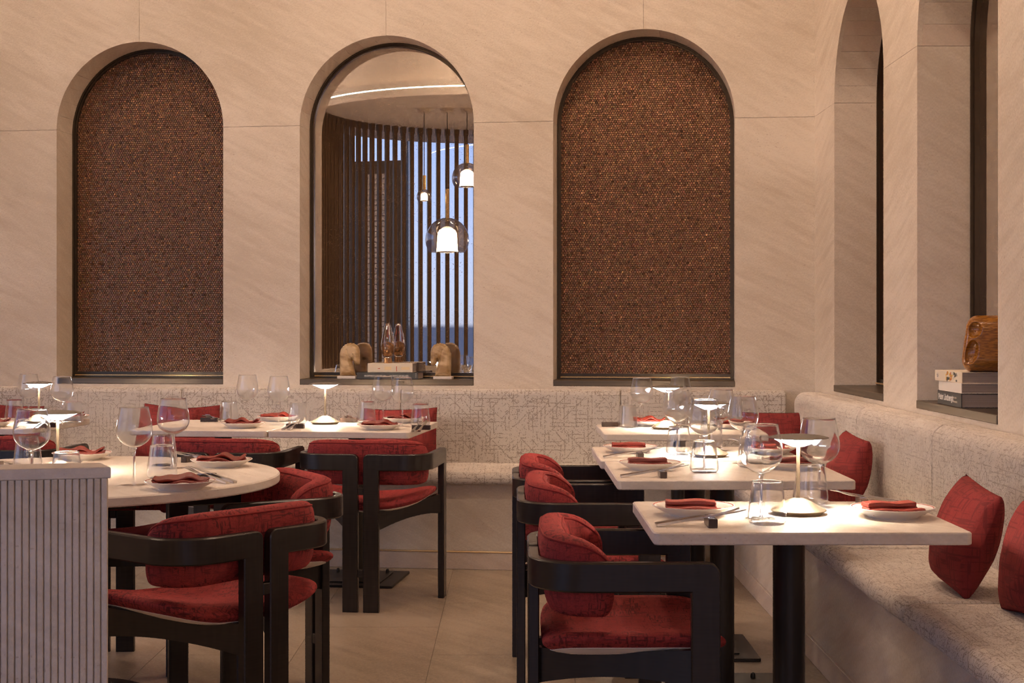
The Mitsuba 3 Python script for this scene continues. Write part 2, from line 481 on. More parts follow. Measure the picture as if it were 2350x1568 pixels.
# ------------------------------------------------------------------ lights of the room
CANX, CANY, CANR, CANZ = -1.6, 3.2, 1.65, 3.13
can = thing('ceiling_canopy', 'round lowered ceiling disc with a warm strip of light around its rim', 'ceiling disc')
part(can, 'disc', mikit.ply(solid_lathe([(0, CANZ), (CANR, CANZ), (CANR, CANZ + 0.13), (CANR - 0.1, CANZ + 0.13), (CANR - 0.1, CEIL), (0, CEIL)], 96), 'mat_canopy', smooth=30), T().translate([CANX, CANY, 0]))
part(can, 'light_strip', mikit.ply(lathe([(CANR + 0.001, CANZ + 0.074), (CANR + 0.001, CANZ + 0.064)], 96), 'mat_white', emitter=emit((1.0, 0.68, 0.42), 48.0)), T().translate([CANX, CANY, 0]), 'glowing warm strip of light')
DOWN = [(-3.3, 7.0), (-1.4, 6.8), (0.5, 6.6), (0.9, 5.0), (-0.6, 5.2), (-3.6, 4.6)]
DW = ('above the back table farthest from the corner', 'between the first and second arch', 'above the last side-bench table', 'above the second side-bench table', 'above the middle aisle', 'near the outer windows')
for i, (x, y) in enumerate(DOWN):
    d = thing('ceiling_downlight', f'round recessed ceiling downlight {DW[i]}', 'ceiling light', 'recessed ceiling downlights')
    part(d, 'trim_ring', mikit.ply(solid_lathe([(0.055, CEIL - 0.004), (0.075, CEIL - 0.004), (0.075, CEIL), (0.055, CEIL)], 32), 'mat_bronze'), pose(x, y))
    part(d, 'lens', mikit.ply(outward(lathe([(0, CEIL - 0.012), (0.055, CEIL - 0.012), (0.055, CEIL), (0, CEIL)], 24)), 'mat_white', emitter=emit(WARM, 190.0)), pose(x, y))

# opal globe pendants of the room behind the viewer
for x, y, w in ((0.95, -1.6, 'nearer the side wall'), (-0.45, -2.2, 'nearer the rear window')):
    d = thing('opal_pendant', f'opal glass globe pendant behind the viewer, {w}', 'pendant lamp', 'opal globe pendants')
    part(d, 'globe', mikit.ply(trimesh.creation.icosphere(3, 0.17), 'mat_white', smooth=True, emitter=emit(WARM, 6.5)), pose(x, y, 2.15))
    part(d, 'cable', mikit.ply(solid_lathe([(0, 2.31), (0.004, 2.31), (0.004, CEIL), (0, CEIL)], 8), 'mat_black_metal'), pose(x, y))

# ------------------------------------------------------------------ niche fillings
FR = NR - 0.001


def arch_path(c, r, z0, d, n=40):
    th = np.linspace(0, PI, n)
    return np.array([(c + r, d, z0)] + [(c + r, d, Z_SPRING - 0.4)] + [(c + r * math.cos(t), d, Z_SPRING + r * math.sin(t)) for t in th] + [(c - r, d, Z_SPRING - 0.4)] + [(c - r, d, z0)])


def frame_mesh(c):
    outer = arch_poly(c, FR, Z_SILL_T)
    a = extrude(outer.difference(arch_poly(c, FR - 0.010, Z_SILL_T + 0.010)), 0.034, 'y', DEPTH - 0.040)
    b = extrude(arch_poly(c, FR - 0.010, Z_SILL_T + 0.004).difference(arch_poly(c, FR - 0.020, Z_SILL_T + 0.030)), 0.022, 'y', DEPTH - 0.028)
    return cat(a, b)


def copper_tiles(c):
    """Hexagon tiles, each tilted a little, clipped to the arch; one mesh with a tone per tile."""
    R = random.Random(int(1000 * abs(c)))
    region = arch_poly(c, FR - 0.016, Z_SILL_T + 0.02).buffer(-0.0045)
    pit = 0.01385
    r = pit * 0.5 / math.cos(PI / 6) * 0.965
    hexa = np.array([(math.cos(PI / 6 + k * PI / 3), math.sin(PI / 6 + k * PI / 3)) for k in range(6)])
    pts = []
    j, z = 0, Z_SILL_T + 0.02
    while z < Z_SPRING + NR:
        n = int(1.0 / pit) + 2
        for i in range(-n // 2, n // 2 + 1):
            pts.append((c + (i + 0.5 * (j % 2)) * pit, z))
        z += pit * math.sqrt(3) / 2
        j += 1
    pts = np.array(pts)
    shapely.prepare(region)
    pts = pts[shapely.contains_xy(region, pts[:, 0], pts[:, 1])]
    n = len(pts)
    nr = np.random.default_rng(int(1000 * abs(c)))
    tilt = nr.normal(0, 0.07, (n, 2)) * (1 + 1.5 * (nr.random((n, 1)) < 0.12))
    dz = nr.normal(0, 0.0004, n)
    V = np.zeros((n, 12, 3))
    for k in range(6):
        top = hexa[k] * r * 0.80
        V[:, k, 0] = pts[:, 0] + top[0]
        V[:, k, 2] = pts[:, 1] + top[1]
        V[:, k, 1] = DEPTH - 0.0125 + dz + tilt[:, 0] * top[0] + tilt[:, 1] * top[1]
        o = hexa[k] * r
        V[:, 6 + k, 0] = pts[:, 0] + o[0]
        V[:, 6 + k, 2] = pts[:, 1] + o[1]
        V[:, 6 + k, 1] = DEPTH - 0.0085
    f1 = np.array([[0, 1, 2], [0, 2, 3], [0, 3, 4], [0, 4, 5]])
    f2 = np.array([[k, 6 + k, 6 + (k + 1) % 6] for k in range(6)] + [[k, 6 + (k + 1) % 6, (k + 1) % 6] for k in range(6)])
    F = np.vstack([f1, f2])
    F = (np.arange(n)[:, None, None] * 12 + F[None]).reshape(-1, 3)
    tone = 0.86 + 0.28 * nr.random(n)
    tone *= np.where(nr.random(n) < 0.04, 0.6, 1.0)
    col = np.array([0.245, 0.128, 0.070])[None] * tone[:, None] * (1 + nr.normal(0, 0.05, (n, 3)))
    col = np.repeat(np.clip(col, 0, 1)[:, None], 12, 1)
    m = trimesh.Trimesh(V.reshape(-1, 3), F, process=False)
    m.invert()
    return m, col.reshape(-1, 3)


def sill(tf, c, label):
    return solo('metal_sill', mikit.ply(cbox(c - NR + 0.001, c + NR - 0.001, -0.004, DEPTH, Z_SILL_B, Z_SILL_T, 0.002), 'mat_bronze_sill'), tf, label, 'sill')


sill(BACK, NB[0], 'dark bronze sill under the copper panel farthest from the corner')
sill(BACK, NB[1], 'dark bronze sill carrying the horse heads under the arched mirror')
sill(BACK, NB[2], 'dark bronze sill under the copper panel between mirror and corner')
sill(SIDE, NS[0], 'dark bronze sill of the empty side-wall niche next to the corner')
sill(SIDE, NS[1], 'dark bronze sill carrying the books and the amber sculpture')
for tf, c, lab in ((BACK, NB[0], 'tall arched panel of copper hexagon mosaic, farthest from the corner'), (BACK, NB[2], 'tall arched panel of copper hexagon mosaic between mirror and corner'),
                   (SIDE, NS[0], 'arched copper mosaic panel in the side wall, seen as a thin sliver')):
    k = thing('mosaic_panel', lab, 'mosaic panel')
    part(k, 'backing', mikit.ply(extrude(arch_poly(c, FR, Z_SILL_T), 0.008, 'y', DEPTH - 0.0085), 'mat_copper_bed'), tf)
    part(k, 'frame', mikit.ply(frame_mesh(c), 'mat_bronze', smooth=30), tf, 'dark bronze arched frame')
    m, col = copper_tiles(c)
    part(k, 'hexagon_tiles', mikit.ply(m, 'mat_copper', color=col), tf, 'small copper hexagon tiles', 'stuff')
    part(k, 'brass_bar', mikit.ply(cbox(c - NR + 0.02, c + NR - 0.02, DEPTH - 0.05, DEPTH - 0.042, Z_SILL_T + 0.006, Z_SILL_T + 0.014, 0.002), 'mat_brass'), tf, 'polished brass bar')
for tf, c, lab in ((BACK, NB[1], 'arched antique mirror reflecting dark slats and pendant lamps'), (SIDE, NS[1], 'arched mirror with dark frame behind the amber sculpture')):
    k = thing('arched_mirror', lab, 'mirror')
    part(k, 'glass', mikit.ply(extrude(arch_poly(c, FR - 0.002, Z_SILL_T + 0.001), 0.008, 'y', DEPTH - 0.0085), 'mat_mirror'), tf)
    part(k, 'frame', mikit.ply(frame_mesh(c), 'mat_bronze', smooth=30), tf, 'dark bronze arched frame')
    part(k, 'brass_bar', mikit.ply(cbox(c - NR + 0.03, c + NR - 0.03, DEPTH - 0.05, DEPTH - 0.042, Z_SILL_T + 0.006, Z_SILL_T + 0.014, 0.002), 'mat_brass'), tf, 'polished brass bar')

# ------------------------------------------------------------------ upholstered benches
SEAT_T = 0.50


def cushion(a, b, y0, y1, z0, z1, r_top, r_bot, er=1.0):
    """Upholstery between a and b along x: section with a soft front-top and front-bottom edge (front = y0), tight ends."""
    sec = []
    for t in np.linspace(0, PI / 2, 9):
        sec.append((y0 + r_top - r_top * math.sin(PI / 2 - t), z1 - r_top + r_top * math.cos(PI / 2 - t)))
    for t in np.linspace(0, PI / 2, 5):
        sec.append((y1 - 0.012 + 0.012 * math.sin(t), z1 - 0.012 + 0.012 * math.cos(t)))
    for t in np.linspace(0, PI / 2, 4):
        sec.append((y1 - 0.006 + 0.006 * math.cos(t), z0 + 0.006 - 0.006 * math.sin(t)))
    for t in np.linspace(0, PI / 2, 6):
        sec.append((y0 + r_bot - r_bot * math.sin(t), z0 + r_bot - r_bot * math.cos(t)))
    sec = np.array(sec)
    d = np.roll(sec, -1, 0) - np.roll(sec, 1, 0)
    d /= np.linalg.norm(d, axis=1, keepdims=True)
    nr = np.stack([d[:, 1], -d[:, 0]], 1)
    c = sec.mean(0)
    if ((sec - c) * nr).sum() > 0:
        nr = -nr
    xs = [(a, 0.012), (a + 0.0015, 0.007), (a + 0.005, 0.0025), (a + 0.012, 0.0)]
    n = max(2, int((b - a) / 0.06))
    xs += [(x, 0.0015 * math.sin(x * 9) * math.sin(x * 23)) for x in np.linspace(a + 0.02, b - 0.02, n)]
    xs += [(b - 0.012, 0.0), (b - 0.005, 0.0025), (b - 0.0015, 0.007), (b, 0.012)]
    xs = [(a + (x - a) * er if x < a + 0.013 else b - (b - x) * er if x > b - 0.013 else min(max(x, a + 0.03), b - 0.03), o * er if o > 0.002 else o) for x, o in xs]
    P = np.array([[(x, *(q + nr[k] * o)) for k, q in enumerate(sec)] for x, o in xs])
    m = len(sec)
    c0, c1 = np.repeat(P[0].mean(0)[None, None], m, 1), np.repeat(P[-1].mean(0)[None, None], m, 1)
    return outward(grid_mesh(np.concatenate([c0, P, c1], 0), wrap_v=True))


def bench(label, tf, s0, s1, base_d, seat_d, back_d, back_cuts, seat_cuts, top, back_s0=None, back_s1=None, brass=True, fabric='mat_bench', top_r=0.03):
    k = thing('bench', label, 'bench')
    part(k, 'base', mikit.ply(cbox(s0, s1, -base_d, -0.001, 0.094, 0.438, 0.002), 'mat_stone'), tf)
    part(k, 'plinth', mikit.ply(cbox(s0, s1, -base_d, -0.001, 0.0, 0.086, 0.002), 'mat_stone_b'), tf)
    part(k, 'brass_strip' if brass else 'joint_strip', mikit.ply(tube([(s0, -base_d, 0.090), ((s0 + s1) / 2, -base_d, 0.090), (s1, -base_d, 0.090)], 0.0042, 10) if brass else pbox(s0, s1, -base_d + 0.001, -0.004, 0.086, 0.094), 'mat_brass_satin' if brass else 'mat_stone_b', smooth=30 if brass else False), tf, 'thin brass strip' if brass else 'stone joint strip')
    cs = [s0] + list(seat_cuts) + [s1]
    for a, b in zip(cs[:-1], cs[1:]):
        part(k, 'seat_cushion', mikit.ply(cushion(a + 0.0006, b - 0.0006, -seat_d, -0.02, 0.438, SEAT_T, 0.032, 0.022, 1.8), fabric, smooth=50), tf)
    b0, b1 = s0 if back_s0 is None else back_s0, s1 if back_s1 is None else back_s1
    cs = [b0] + list(back_cuts) + [b1]
    for a, b in zip(cs[:-1], cs[1:]):
        part(k, 'back_cushion', mikit.ply(cushion(a + 0.0006, b - 0.0006, -back_d, -0.004, SEAT_T - 0.02, top, top_r, 0.01), fabric, smooth=50), tf)
    return k


# back bench: seams where the photograph has them
bench('long pale speckled fabric bench along the back wall', BACK, -4.6, 1.03, 0.59, 0.65, 0.13, (-2.95, -1.83, -0.595, 0.60), (-2.95, -1.83, -0.595, 0.60), 0.895, back_s1=1.47)
bench('pale speckled fabric bench along the side wall', SIDE, -7.74, -2.0, 0.51, 0.572, 0.14, (-6.34, -5.20, -4.06, -2.92), (-6.0, -4.93, -3.96, -2.98), 0.895, brass=False, fabric='mat_bench_side', top_r=0.06)


# ------------------------------------------------------------------ dining chair
def arm_path():
    p = [(0.045, -0.21), (0.12, -0.21), (0.166, -0.21)]
    for t in np.linspace(0, PI / 2, 13)[1:]:
        p.append((0.166 + 0.12 * math.sin(t), -0.09 - 0.12 * math.cos(t)))
    p += [(0.286, 0.0), (0.286, 0.08), (0.286, 0.194)]
    return np.array(p)


def sweep_band(path, th, z0, z1, c=0.004):
    t = np.gradient(path, axis=0)
    t /= np.linalg.norm(t, axis=1, keepdims=True)
    nrm = np.stack([t[:, 1], -t[:, 0]], 1)
    h = th / 2
    sec = [(-h, z0 + c), (-h + c, z0), (h - c, z0), (h, z0 + c), (h, z1 - c), (h - c, z1), (-h + c, z1), (-h, z1 - c)]
    P = np.array([[(path[i, 0] + nrm[i, 0] * a, path[i, 1] + nrm[i, 1] * a, z) for a, z in sec] for i in range(len(path))])
    cap0, cap1 = np.repeat(P[0].mean(0)[None, None], 8, 1), np.repeat(P[-1].mean(0)[None, None], 8, 1)
    return outward(grid_mesh(np.concatenate([cap0, P, cap1], 0), wrap_v=True))


def flipx(m):
    v = np.array(m.vertices)
    v[:, 0] *= -1
    return trimesh.Trimesh(v, m.faces[:, ::-1], process=False)


def board(poly, th, axis, at, c=0.003):
    """A flat board with a slim chamfer round both faces."""
    inner = poly.buffer(-c, join_style=1)
    body = extrude(poly, th - 2 * c, axis, at + c)
    caps = []
    o = np.array(shapely.segmentize(poly, 0.02).exterior.coords)[:-1]
    i = np.array([inner.exterior.interpolate(inner.exterior.project(Point(q))).coords[0] for q in o])
    for w0, w1 in ((at + c, at), (at + th - c, at + th)):
        def lift(q, w):
            return np.c_[q[:, 0], np.full(len(q), w), q[:, 1]] if axis == 'y' else np.c_[np.full(len(q), w), q[:, 0], q[:, 1]]
        caps.append(grid_mesh(np.stack([lift(o, w0), lift(i, w1)]), wrap_v=True))
        flat = trimesh.creation.extrude_polygon(inner, 0.0002, engine='earcut')
        v = np.array(flat.vertices)
        z = w1 + (0.0002 - v[:, 2] if w1 < w0 else v[:, 2] - 0.0002)
        w = np.stack([v[:, 0], z, v[:, 1]], 1) if axis == 'y' else np.stack([z, v[:, 0], v[:, 1]], 1)
        caps.append(trimesh.Trimesh(w, flat.faces, process=False))
    return cat(body, *caps)


ZT, BH, TH = 0.684, 0.071, 0.028
fl_poly = Polygon([(0.157, 0.0), (0.225, 0.0)] + [(0.195 + 0.03 * math.cos(t), ZT - 0.03 + 0.03 * math.sin(t)) for t in np.linspace(0, PI / 2, 8)] + [(0.157, ZT)])
bl_poly = Polygon([(0.080, 0.0), (0.080, ZT)] + [(0.036 + 0.024 * math.cos(t) , ZT - 0.024 + 0.024 * math.sin(t)) for t in np.linspace(PI / 2, PI, 8)] + [(0.012, 0.0)])
front_leg = board(fl_poly, TH, 'x', 0.286 - TH / 2)
back_leg = board(bl_poly, TH, 'y', -0.224)
arm = sweep_band(arm_path(), TH + 0.0004, ZT - BH, ZT + 0.0002)


def rail_mesh():
    n = 14
    p0, p1 = np.array([0.052, -0.200]), np.array([0.276, 0.165])
    d = (p1 - p0) / np.linalg.norm(p1 - p0)
    nr = np.array([d[1], -d[0]]) * 0.012
    rows = []
    for i in range(n):
        u = i / (n - 1)
        q = p0 + (p1 - p0) * u
        top = 0.436 + 0.040 * u ** 1.6
        bot = 0.345 + 0.055 * (1 - (1 - u) ** 2.2) - 0.012 * u ** 4
        rows.append([(q[0] + nr[0], q[1] + nr[1], bot), (q[0] + nr[0], q[1] + nr[1], top), (q[0] - nr[0], q[1] - nr[1], top), (q[0] - nr[0], q[1] - nr[1], bot)])
    P = np.array(rows)
    c0, c1 = np.repeat(P[0].mean(0)[None, None], 4, 1), np.repeat(P[-1].mean(0)[None, None], 4, 1)
    return outward(grid_mesh(np.concatenate([c0, P, c1], 0), wrap_v=True))


def superdisc(hx, hy, cy, ztop, tup, tdn, n=6.5, rings=14, seg=64, saddle=0.044, dip=0.012):
    """A cushion: superellipse plan, round rim, saddle-shaped."""
    prof = []
    for k in range(rings + 1):
        r = math.sin(k / rings * PI / 2)
        prof.append((r, 1))
    for k in range(rings, -1, -1):
        r = math.sin(k / rings * PI / 2)
        prof.append((r, -1))
    th = np.arange(seg) * 2 * PI / seg
    cx = np.sign(np.cos(th)) * np.abs(np.cos(th)) ** (2 / n)
    sy = np.sign(np.sin(th)) * np.abs(np.sin(th)) ** (2 / n)
    P = np.zeros((len(prof), seg, 3))
    for i, (r, s) in enumerate(prof):
        e = (1 - r ** 5) ** 0.5
        x, y = hx * r * cx, cy + hy * r * sy
        base = ztop - tup + saddle * np.abs(x / hx) ** 2.2 - dip * np.cos(np.clip(y / hy, -1, 1) * PI / 2) * (1 - np.abs(x / hx))
        P[i, :, 0], P[i, :, 1] = x, y
        P[i, :, 2] = base + (tup * e if s > 0 else -tdn * e)
    return outward(grid_mesh(P, wrap_v=True))


seat_mesh = superdisc(0.266, 0.224, 0.034, 0.488, 0.034, 0.026)


def lining():
    """A thin cloth skin under the seat, a little smaller than it."""
    th = np.arange(64) * 2 * PI / 64
    cx = np.sign(np.cos(th)) * np.abs(np.cos(th)) ** (2 / 6.5)
    sy = np.sign(np.sin(th)) * np.abs(np.sin(th)) ** (2 / 6.5)
    rows = []
    for r, dz in [(q, 0.003) for q in (0.0, 0.4, 0.7, 0.85, 0.908)] + [(q, -0.0025) for q in (0.914, 0.85, 0.7, 0.4, 0.0)]:
        x, y = 0.266 * r * cx, 0.034 + 0.224 * r * sy
        base = 0.454 + 0.044 * np.abs(x / 0.262) ** 2.2 - 0.012 * np.cos(np.clip(y / 0.222, -1, 1) * PI / 2) * (1 - np.abs(x / 0.262))
        rows.append(np.stack([x, y, base - 0.026 * (1 - min(r, 0.914) ** 5) ** 0.5 + dz], 1))
    return outward(grid_mesh(np.array(rows), wrap_v=True))


lining_mesh = lining()


def back_cushion_mesh():
    xs_, R, yb, t = 0.2305, 0.075, -0.152, 0.0405
    pts = []
    for y in np.linspace(-0.02, yb + R, 9):
        pts.append((xs_, y))
    for a in np.linspace(0, PI / 2, 12)[1:]:
        pts.append((xs_ - R + R * math.cos(a), yb + R - R * math.sin(a)))
    half = np.array(pts)
    mid = np.stack([np.linspace(half[-1, 0], -half[-1, 0], 16)[1:-1], np.full(14, yb)], 1)
    path = np.vstack([half, mid, half[::-1] * [-1, 1]])
    seg = np.r_[0, np.cumsum(np.linalg.norm(np.diff(path, axis=0), axis=1))]
    L = seg[-1]
    u = np.r_[0.0005, 0.006, 0.014, 0.024, 0.036, np.linspace(0.05, 0.95, 44) * L, L - np.array([0.036, 0.024, 0.014, 0.006, 0.0005])]
    u.sort()
    C = np.stack([np.interp(u, seg, path[:, k]) for k in (0, 1)], 1)
    tn = np.gradient(C, axis=0)
    tn /= np.linalg.norm(tn, axis=1, keepdims=True)
    nr = np.stack([tn[:, 1], -tn[:, 0]], 1)
    M = 28
    th = np.arange(M) * 2 * PI / M
    ca = np.sign(np.cos(th)) * np.abs(np.cos(th)) ** (2 / 2.8)
    sa = np.sign(np.sin(th)) * np.abs(np.sin(th)) ** (2 / 3.6)
    rows, rim = [], []
    for i in range(len(u)):
        e = min(u[i], L - u[i])
        k = math.sqrt(max(0.0, 1 - (1 - min(e / 0.045, 1)) ** 2))
        kt = max(0.25, k) if k > 0.05 else k
        w = abs(u[i] / L - 0.5) * 2
        q = min(max((w - 0.45) / 0.55, 0.0), 1.0)
        f_top = math.sqrt(max(0.0, 1 - (1 - min(e / 0.085, 1)) ** 2.2))
        f_bot = math.sqrt(max(0.0, 1 - (1 - min(e / 0.030, 1)) ** 2.2))
        zt = 0.630 + (0.743 - 0.036 * q * q - 0.630) * (0.25 + 0.75 * f_top)
        zb = 0.630 - (0.630 - 0.545) * (0.35 + 0.65 * f_bot)
        zc, hz = (zt + zb) / 2, (zt - zb) / 2
        lean = 0.016
        off = t * kt * ca
        z = zc + hz * sa
        y_lean = -lean * (z - 0.65) / 0.1 * (1 - w)
        rows.append(np.stack([C[i, 0] + nr[i, 0] * off, C[i, 1] + nr[i, 1] * off + y_lean, z], 1))
    P = np.array(rows)
    c0, c1 = np.repeat(P[0].mean(0)[None, None], M, 1), np.repeat(P[-1].mean(0)[None, None], M, 1)
    body = outward(grid_mesh(np.concatenate([c0, P, c1], 0), wrap_v=True))
    j1, j2 = int(round(M * 0.135)), M // 2 - int(round(M * 0.135))
    pip = [tube(P[2:-2, j], 0.0032, 6) for j in (j1, j2)]
    return body, pip


back_body, back_pip = back_cushion_mesh()
W_ = 'mat_black_wood'
CHAIR = [('back_leg', mikit.ply(back_leg, W_, smooth=25)), ('back_leg', mikit.ply(flipx(back_leg), W_, smooth=25)),
         ('front_leg', mikit.ply(front_leg, W_, smooth=25)), ('front_leg', mikit.ply(flipx(front_leg), W_, smooth=25)),
         ('arm', mikit.ply(arm, W_, smooth=40)), ('arm', mikit.ply(flipx(arm), W_, smooth=40)),
         ('seat_rail', mikit.ply(rail_mesh(), W_, smooth=30)), ('seat_rail', mikit.ply(flipx(rail_mesh()), W_, smooth=30)),
         ('front_rail', mikit.ply(cbox(-0.272, 0.272, 0.165, 0.187, 0.385, 0.446), W_)),
         ('back_rung', mikit.ply(cbox(-0.0125, 0.0125, -0.223, -0.197, 0.508, 0.540), W_)),
         ('back_rung', mikit.ply(cbox(-0.0125, 0.0125, -0.223, -0.197, 0.150, 0.185), W_)),
         ('seat', mikit.ply(seat_mesh, 'mat_red', smooth=60), 'red woven fabric seat cushion'),
         ('seat/lining', mikit.ply(lining_mesh, 'mat_cream_lining', smooth=60), 'cream cloth edge under the seat'),
         ('backrest', mikit.ply(back_body, 'mat_red', smooth=60), 'curved red woven fabric back cushion'),
         ('backrest/piping', mikit.ply(back_pip[0], 'mat_piping', smooth=True)), ('backrest/piping', mikit.ply(back_pip[1], 'mat_piping', smooth=True))]

# (back outer centre x, y, facing fx, fy, label)
CH = [(-0.665, 4.03, -0.777, 0.63, 'black armchair with red cushions, back turned, half hidden by the fluted counter'),
      (-0.655, 5.09, -0.87, -0.49, 'black and red armchair at the edge of the round table, facing the lamp on it'),
      (-1.52, 5.66, 0.06, -1.0, 'red and black armchair tucked under the far side of the round table'),
      (-0.656, 6.40, ST, CT, 'black and red armchair at the table below the arched mirror'),
      (-1.318, 6.48, ST, CT, 'black and red armchair behind the round table, left neighbour of the mirror-side chair'),
      (-2.36, 6.62, ST, CT, 'black and red armchair at the back table farthest from the corner, behind the lamp'),
      (0.039, 3.77, 1.0, 0.0, 'black and red armchair seen side-on at the nearest table of the side bench'),
      (0.015, 4.93, 1.0, 0.0, 'second black and red armchair of the row along the side bench'),
      (0.0, 5.62, 1.0, 0.0, 'third black and red armchair of the row, farthest one along the side bench')]
for bx, by, fx, fy, lab in CH:
    L = math.hypot(fx, fy)
    fx, fy = fx / L, fy / L
    k = thing('dining_chair', lab, 'chair', 'red and black armchairs at the tables')
    place(k, CHAIR, pose(bx + 0.225 * fx, by + 0.225 * fy, 0, facing(fx, fy)))

# ------------------------------------------------------------------ tables
TABLE_Z, TT = 0.75, 0.030


def table_proto(w, d):
    top = bevel_slab(rrect(-w / 2, w / 2, -d / 2, d / 2, 0.017), TABLE_Z - TT, TABLE_Z, 0.003)
    pr = [('tabletop', mikit.ply(top, 'mat_travertine', smooth=30), 'pale honed stone top'),
          ('column', mikit.ply(solid_lathe([(0, 0.018), (0.041, 0.018), (0.041, 0.71), (0, 0.71)], 40), 'mat_black_metal', smooth=40), 'round black steel column'),
          ('mounting_plate', mikit.ply(cbox(-0.2, 0.2, -0.2, 0.2, 0.709, TABLE_Z - TT + 0.0005, 0.001), 'mat_black_metal')),
          ('base_plate', mikit.ply(cat(bevel_slab(rrect(-0.22, 0.22, -0.22, 0.22, 0.012), 0.0, 0.012, 0.002), bevel_slab(rrect(-0.15, 0.15, -0.15, 0.15, 0.004), 0.012, 0.018, 0.001)), 'mat_black_metal'), 'square black steel foot')]
    bolt = solid_lathe([(0, 0.018), (0.009, 0.018), (0.009, 0.026), (0.006, 0.034), (0, 0.037)], 12)
    for sx in (-1, 1):
        for sy in (-1, 1):
            b = bolt.copy()
            b.apply_translation((sx * 0.125, sy * 0.125, 0))
            pr.append(('base_plate/bolt', mikit.ply(b, 'mat_black_metal', smooth=40)))
    return pr


TP_SIDE = table_proto(0.757, 0.628)
TP_SIDE_B = table_proto(0.757, 0.665)
TP_BACK = table_proto(0.668, 0.770)
TABLES = {}


def table(name, cx, cy, ang, proto, lab):
    k = thing('dining_table', lab, 'table', 'square stone-topped tables')
    place(k, proto, pose(cx, cy, 0, ang))
    TABLES[name] = (cx, cy)


table('s1', 0.714, 3.82, 0, TP_SIDE, 'nearest pale stone table of the row along the side bench')
table('s2', 0.712, 5.022, 0, TP_SIDE_B, 'second pale stone table along the side bench, pushed against the third')
table('s3', 0.700, 5.682, 0, TP_SIDE, 'third pale stone table along the side bench, pushed against the second')
table('s4', 0.795, 7.025, 0, TP_SIDE_B, 'last pale stone table of the side row, by the back bench')
bx, by = WP(-0.640, -0.96)
table('b1', bx, by, BACK_DEG, TP_BACK, 'stone table below the arched mirror, second of the joined pair')
bx, by = WP(-1.312, -0.965)
table('b2', bx, by, BACK_DEG, TP_BACK, 'stone table behind the round table, first of the joined pair')
bx, by = WP(-2.50, -0.955)
table('b3', bx, by, BACK_DEG, TP_BACK, 'stone table of the back bench below the copper panel farthest from the corner')

RX, RY, RR = -1.48, 4.86, 0.71
k = thing('round_table', 'large round pale stone table behind the fluted counter', 'table')
part(k, 'tabletop', mikit.ply(solid_lathe([(0, TABLE_Z - TT), (RR - 0.004, TABLE_Z - TT), (RR, TABLE_Z - TT + 0.004), (RR, TABLE_Z - 0.004), (RR - 0.004, TABLE_Z), (0, TABLE_Z)], 128), 'mat_travertine', smooth=30), pose(RX, RY), 'round pale stone top')
part(k, 'column', mikit.ply(solid_lathe([(0, 0.018), (0.055, 0.018), (0.055, 0.70), (0, 0.70)], 48), 'mat_black_metal', smooth=40), pose(RX, RY))
part(k, 'support_frame', mikit.ply(cat(cbox(-0.52, 0.52, -0.06, 0.06, 0.69, TABLE_Z - TT + 0.0005), cbox(-0.06, 0.06, -0.52, 0.52, 0.69, TABLE_Z - TT + 0.0005)), 'mat_black_metal'), pose(RX, RY, 0, 35), 'black steel cross under the top')
part(k, 'base_plate', mikit.ply(solid_lathe([(0, 0), (0.30, 0), (0.30, 0.014), (0.294, 0.018), (0, 0.018)], 64), 'mat_black_metal', smooth=30), pose(RX, RY))

# ------------------------------------------------------------------ fluted counter in front
CDEG = 13.6
ca, sa = math.cos(math.radians(CDEG)), math.sin(math.radians(CDEG))
FRc = np.array([-0.823, 3.04])
al = np.array([-ca, -sa])
FLc = FRc + 0.78 * al
BRc = np.array([-0.874, 3.145])
BLc = FLc + np.array([-0.02, 0.115])
k = thing('fluted_counter', 'low pale stone divider with vertical flutes and a flat slab top', 'counter')
part(k, 'top_slab', mikit.ply(bevel_slab(Polygon([FRc, BRc, BLc, FLc]), 0.927, 0.95, 0.002), 'mat_travertine'), None, 'flat pale stone slab')
ins = 0.012
nin = np.array([-sa, ca])
body = Polygon([FRc + al * 0.006 + nin * ins, BRc + al * 0.006 - nin * 0.004, BLc - nin * 0.004, FLc + nin * ins])
part(k, 'body', mikit.ply(bevel_slab(body, 0.0, 0.9265, 0.001), 'mat_stone_b'))
pitch = 0.0140
rib_pts = [(-0.0066, 0.011), (-0.0058, 0.0016), (-0.0046, 0.0), (0.0046, 0.0), (0.0058, 0.0016), (0.0066, 0.011)]
rib = extrude(Polygon(rib_pts), 0.9265, 'z')
rib_ply = [mikit.ply(rib, 'mat_travertine'), mikit.ply(rib, 'mat_stone')]
for i in range(53):
    q = FRc + al * (0.006 + pitch * (i + 0.5)) + nin * 0.003
    part(k, 'flute', rib_ply[i % 2 if i % 5 else 0], T().translate([q[0], q[1], 0]).rotate([0, 0, 1], CDEG))

# ------------------------------------------------------------------ slatted screen (seen in the mirror)
SCX, SCY, SCR = -1.39, 4.01, 1.42
k = thing('slatted_screen', 'curved screen of upright dark bronze slats, seen in the mirror', 'screen')
th = np.radians(np.linspace(158.5, 257, 40))
wall_pts = [(SCX + (SCR + 0.06) * math.cos(t), SCY + (SCR + 0.06) * math.sin(t)) for t in th] + [(SCX + (SCR - 0.06) * math.cos(t), SCY + (SCR - 0.06) * math.sin(t)) for t in th[::-1]]
part(k, 'plinth', mikit.ply(extrude(Polygon(wall_pts), 0.86, 'z'), 'mat_stone', smooth=30), None, 'low curved stone plinth')
slat = cat(cbox(-0.0185, 0.0185, -0.019, 0.019, 0.86, CANZ - 0.002, 0.004))
cap = cbox(-0.023, 0.023, -0.024, 0.024, CANZ - 0.06, CANZ - 0.001, 0.003)
princ('mat_slat', (0.125, 0.078, 0.042), 0.33, metallic=0.6)
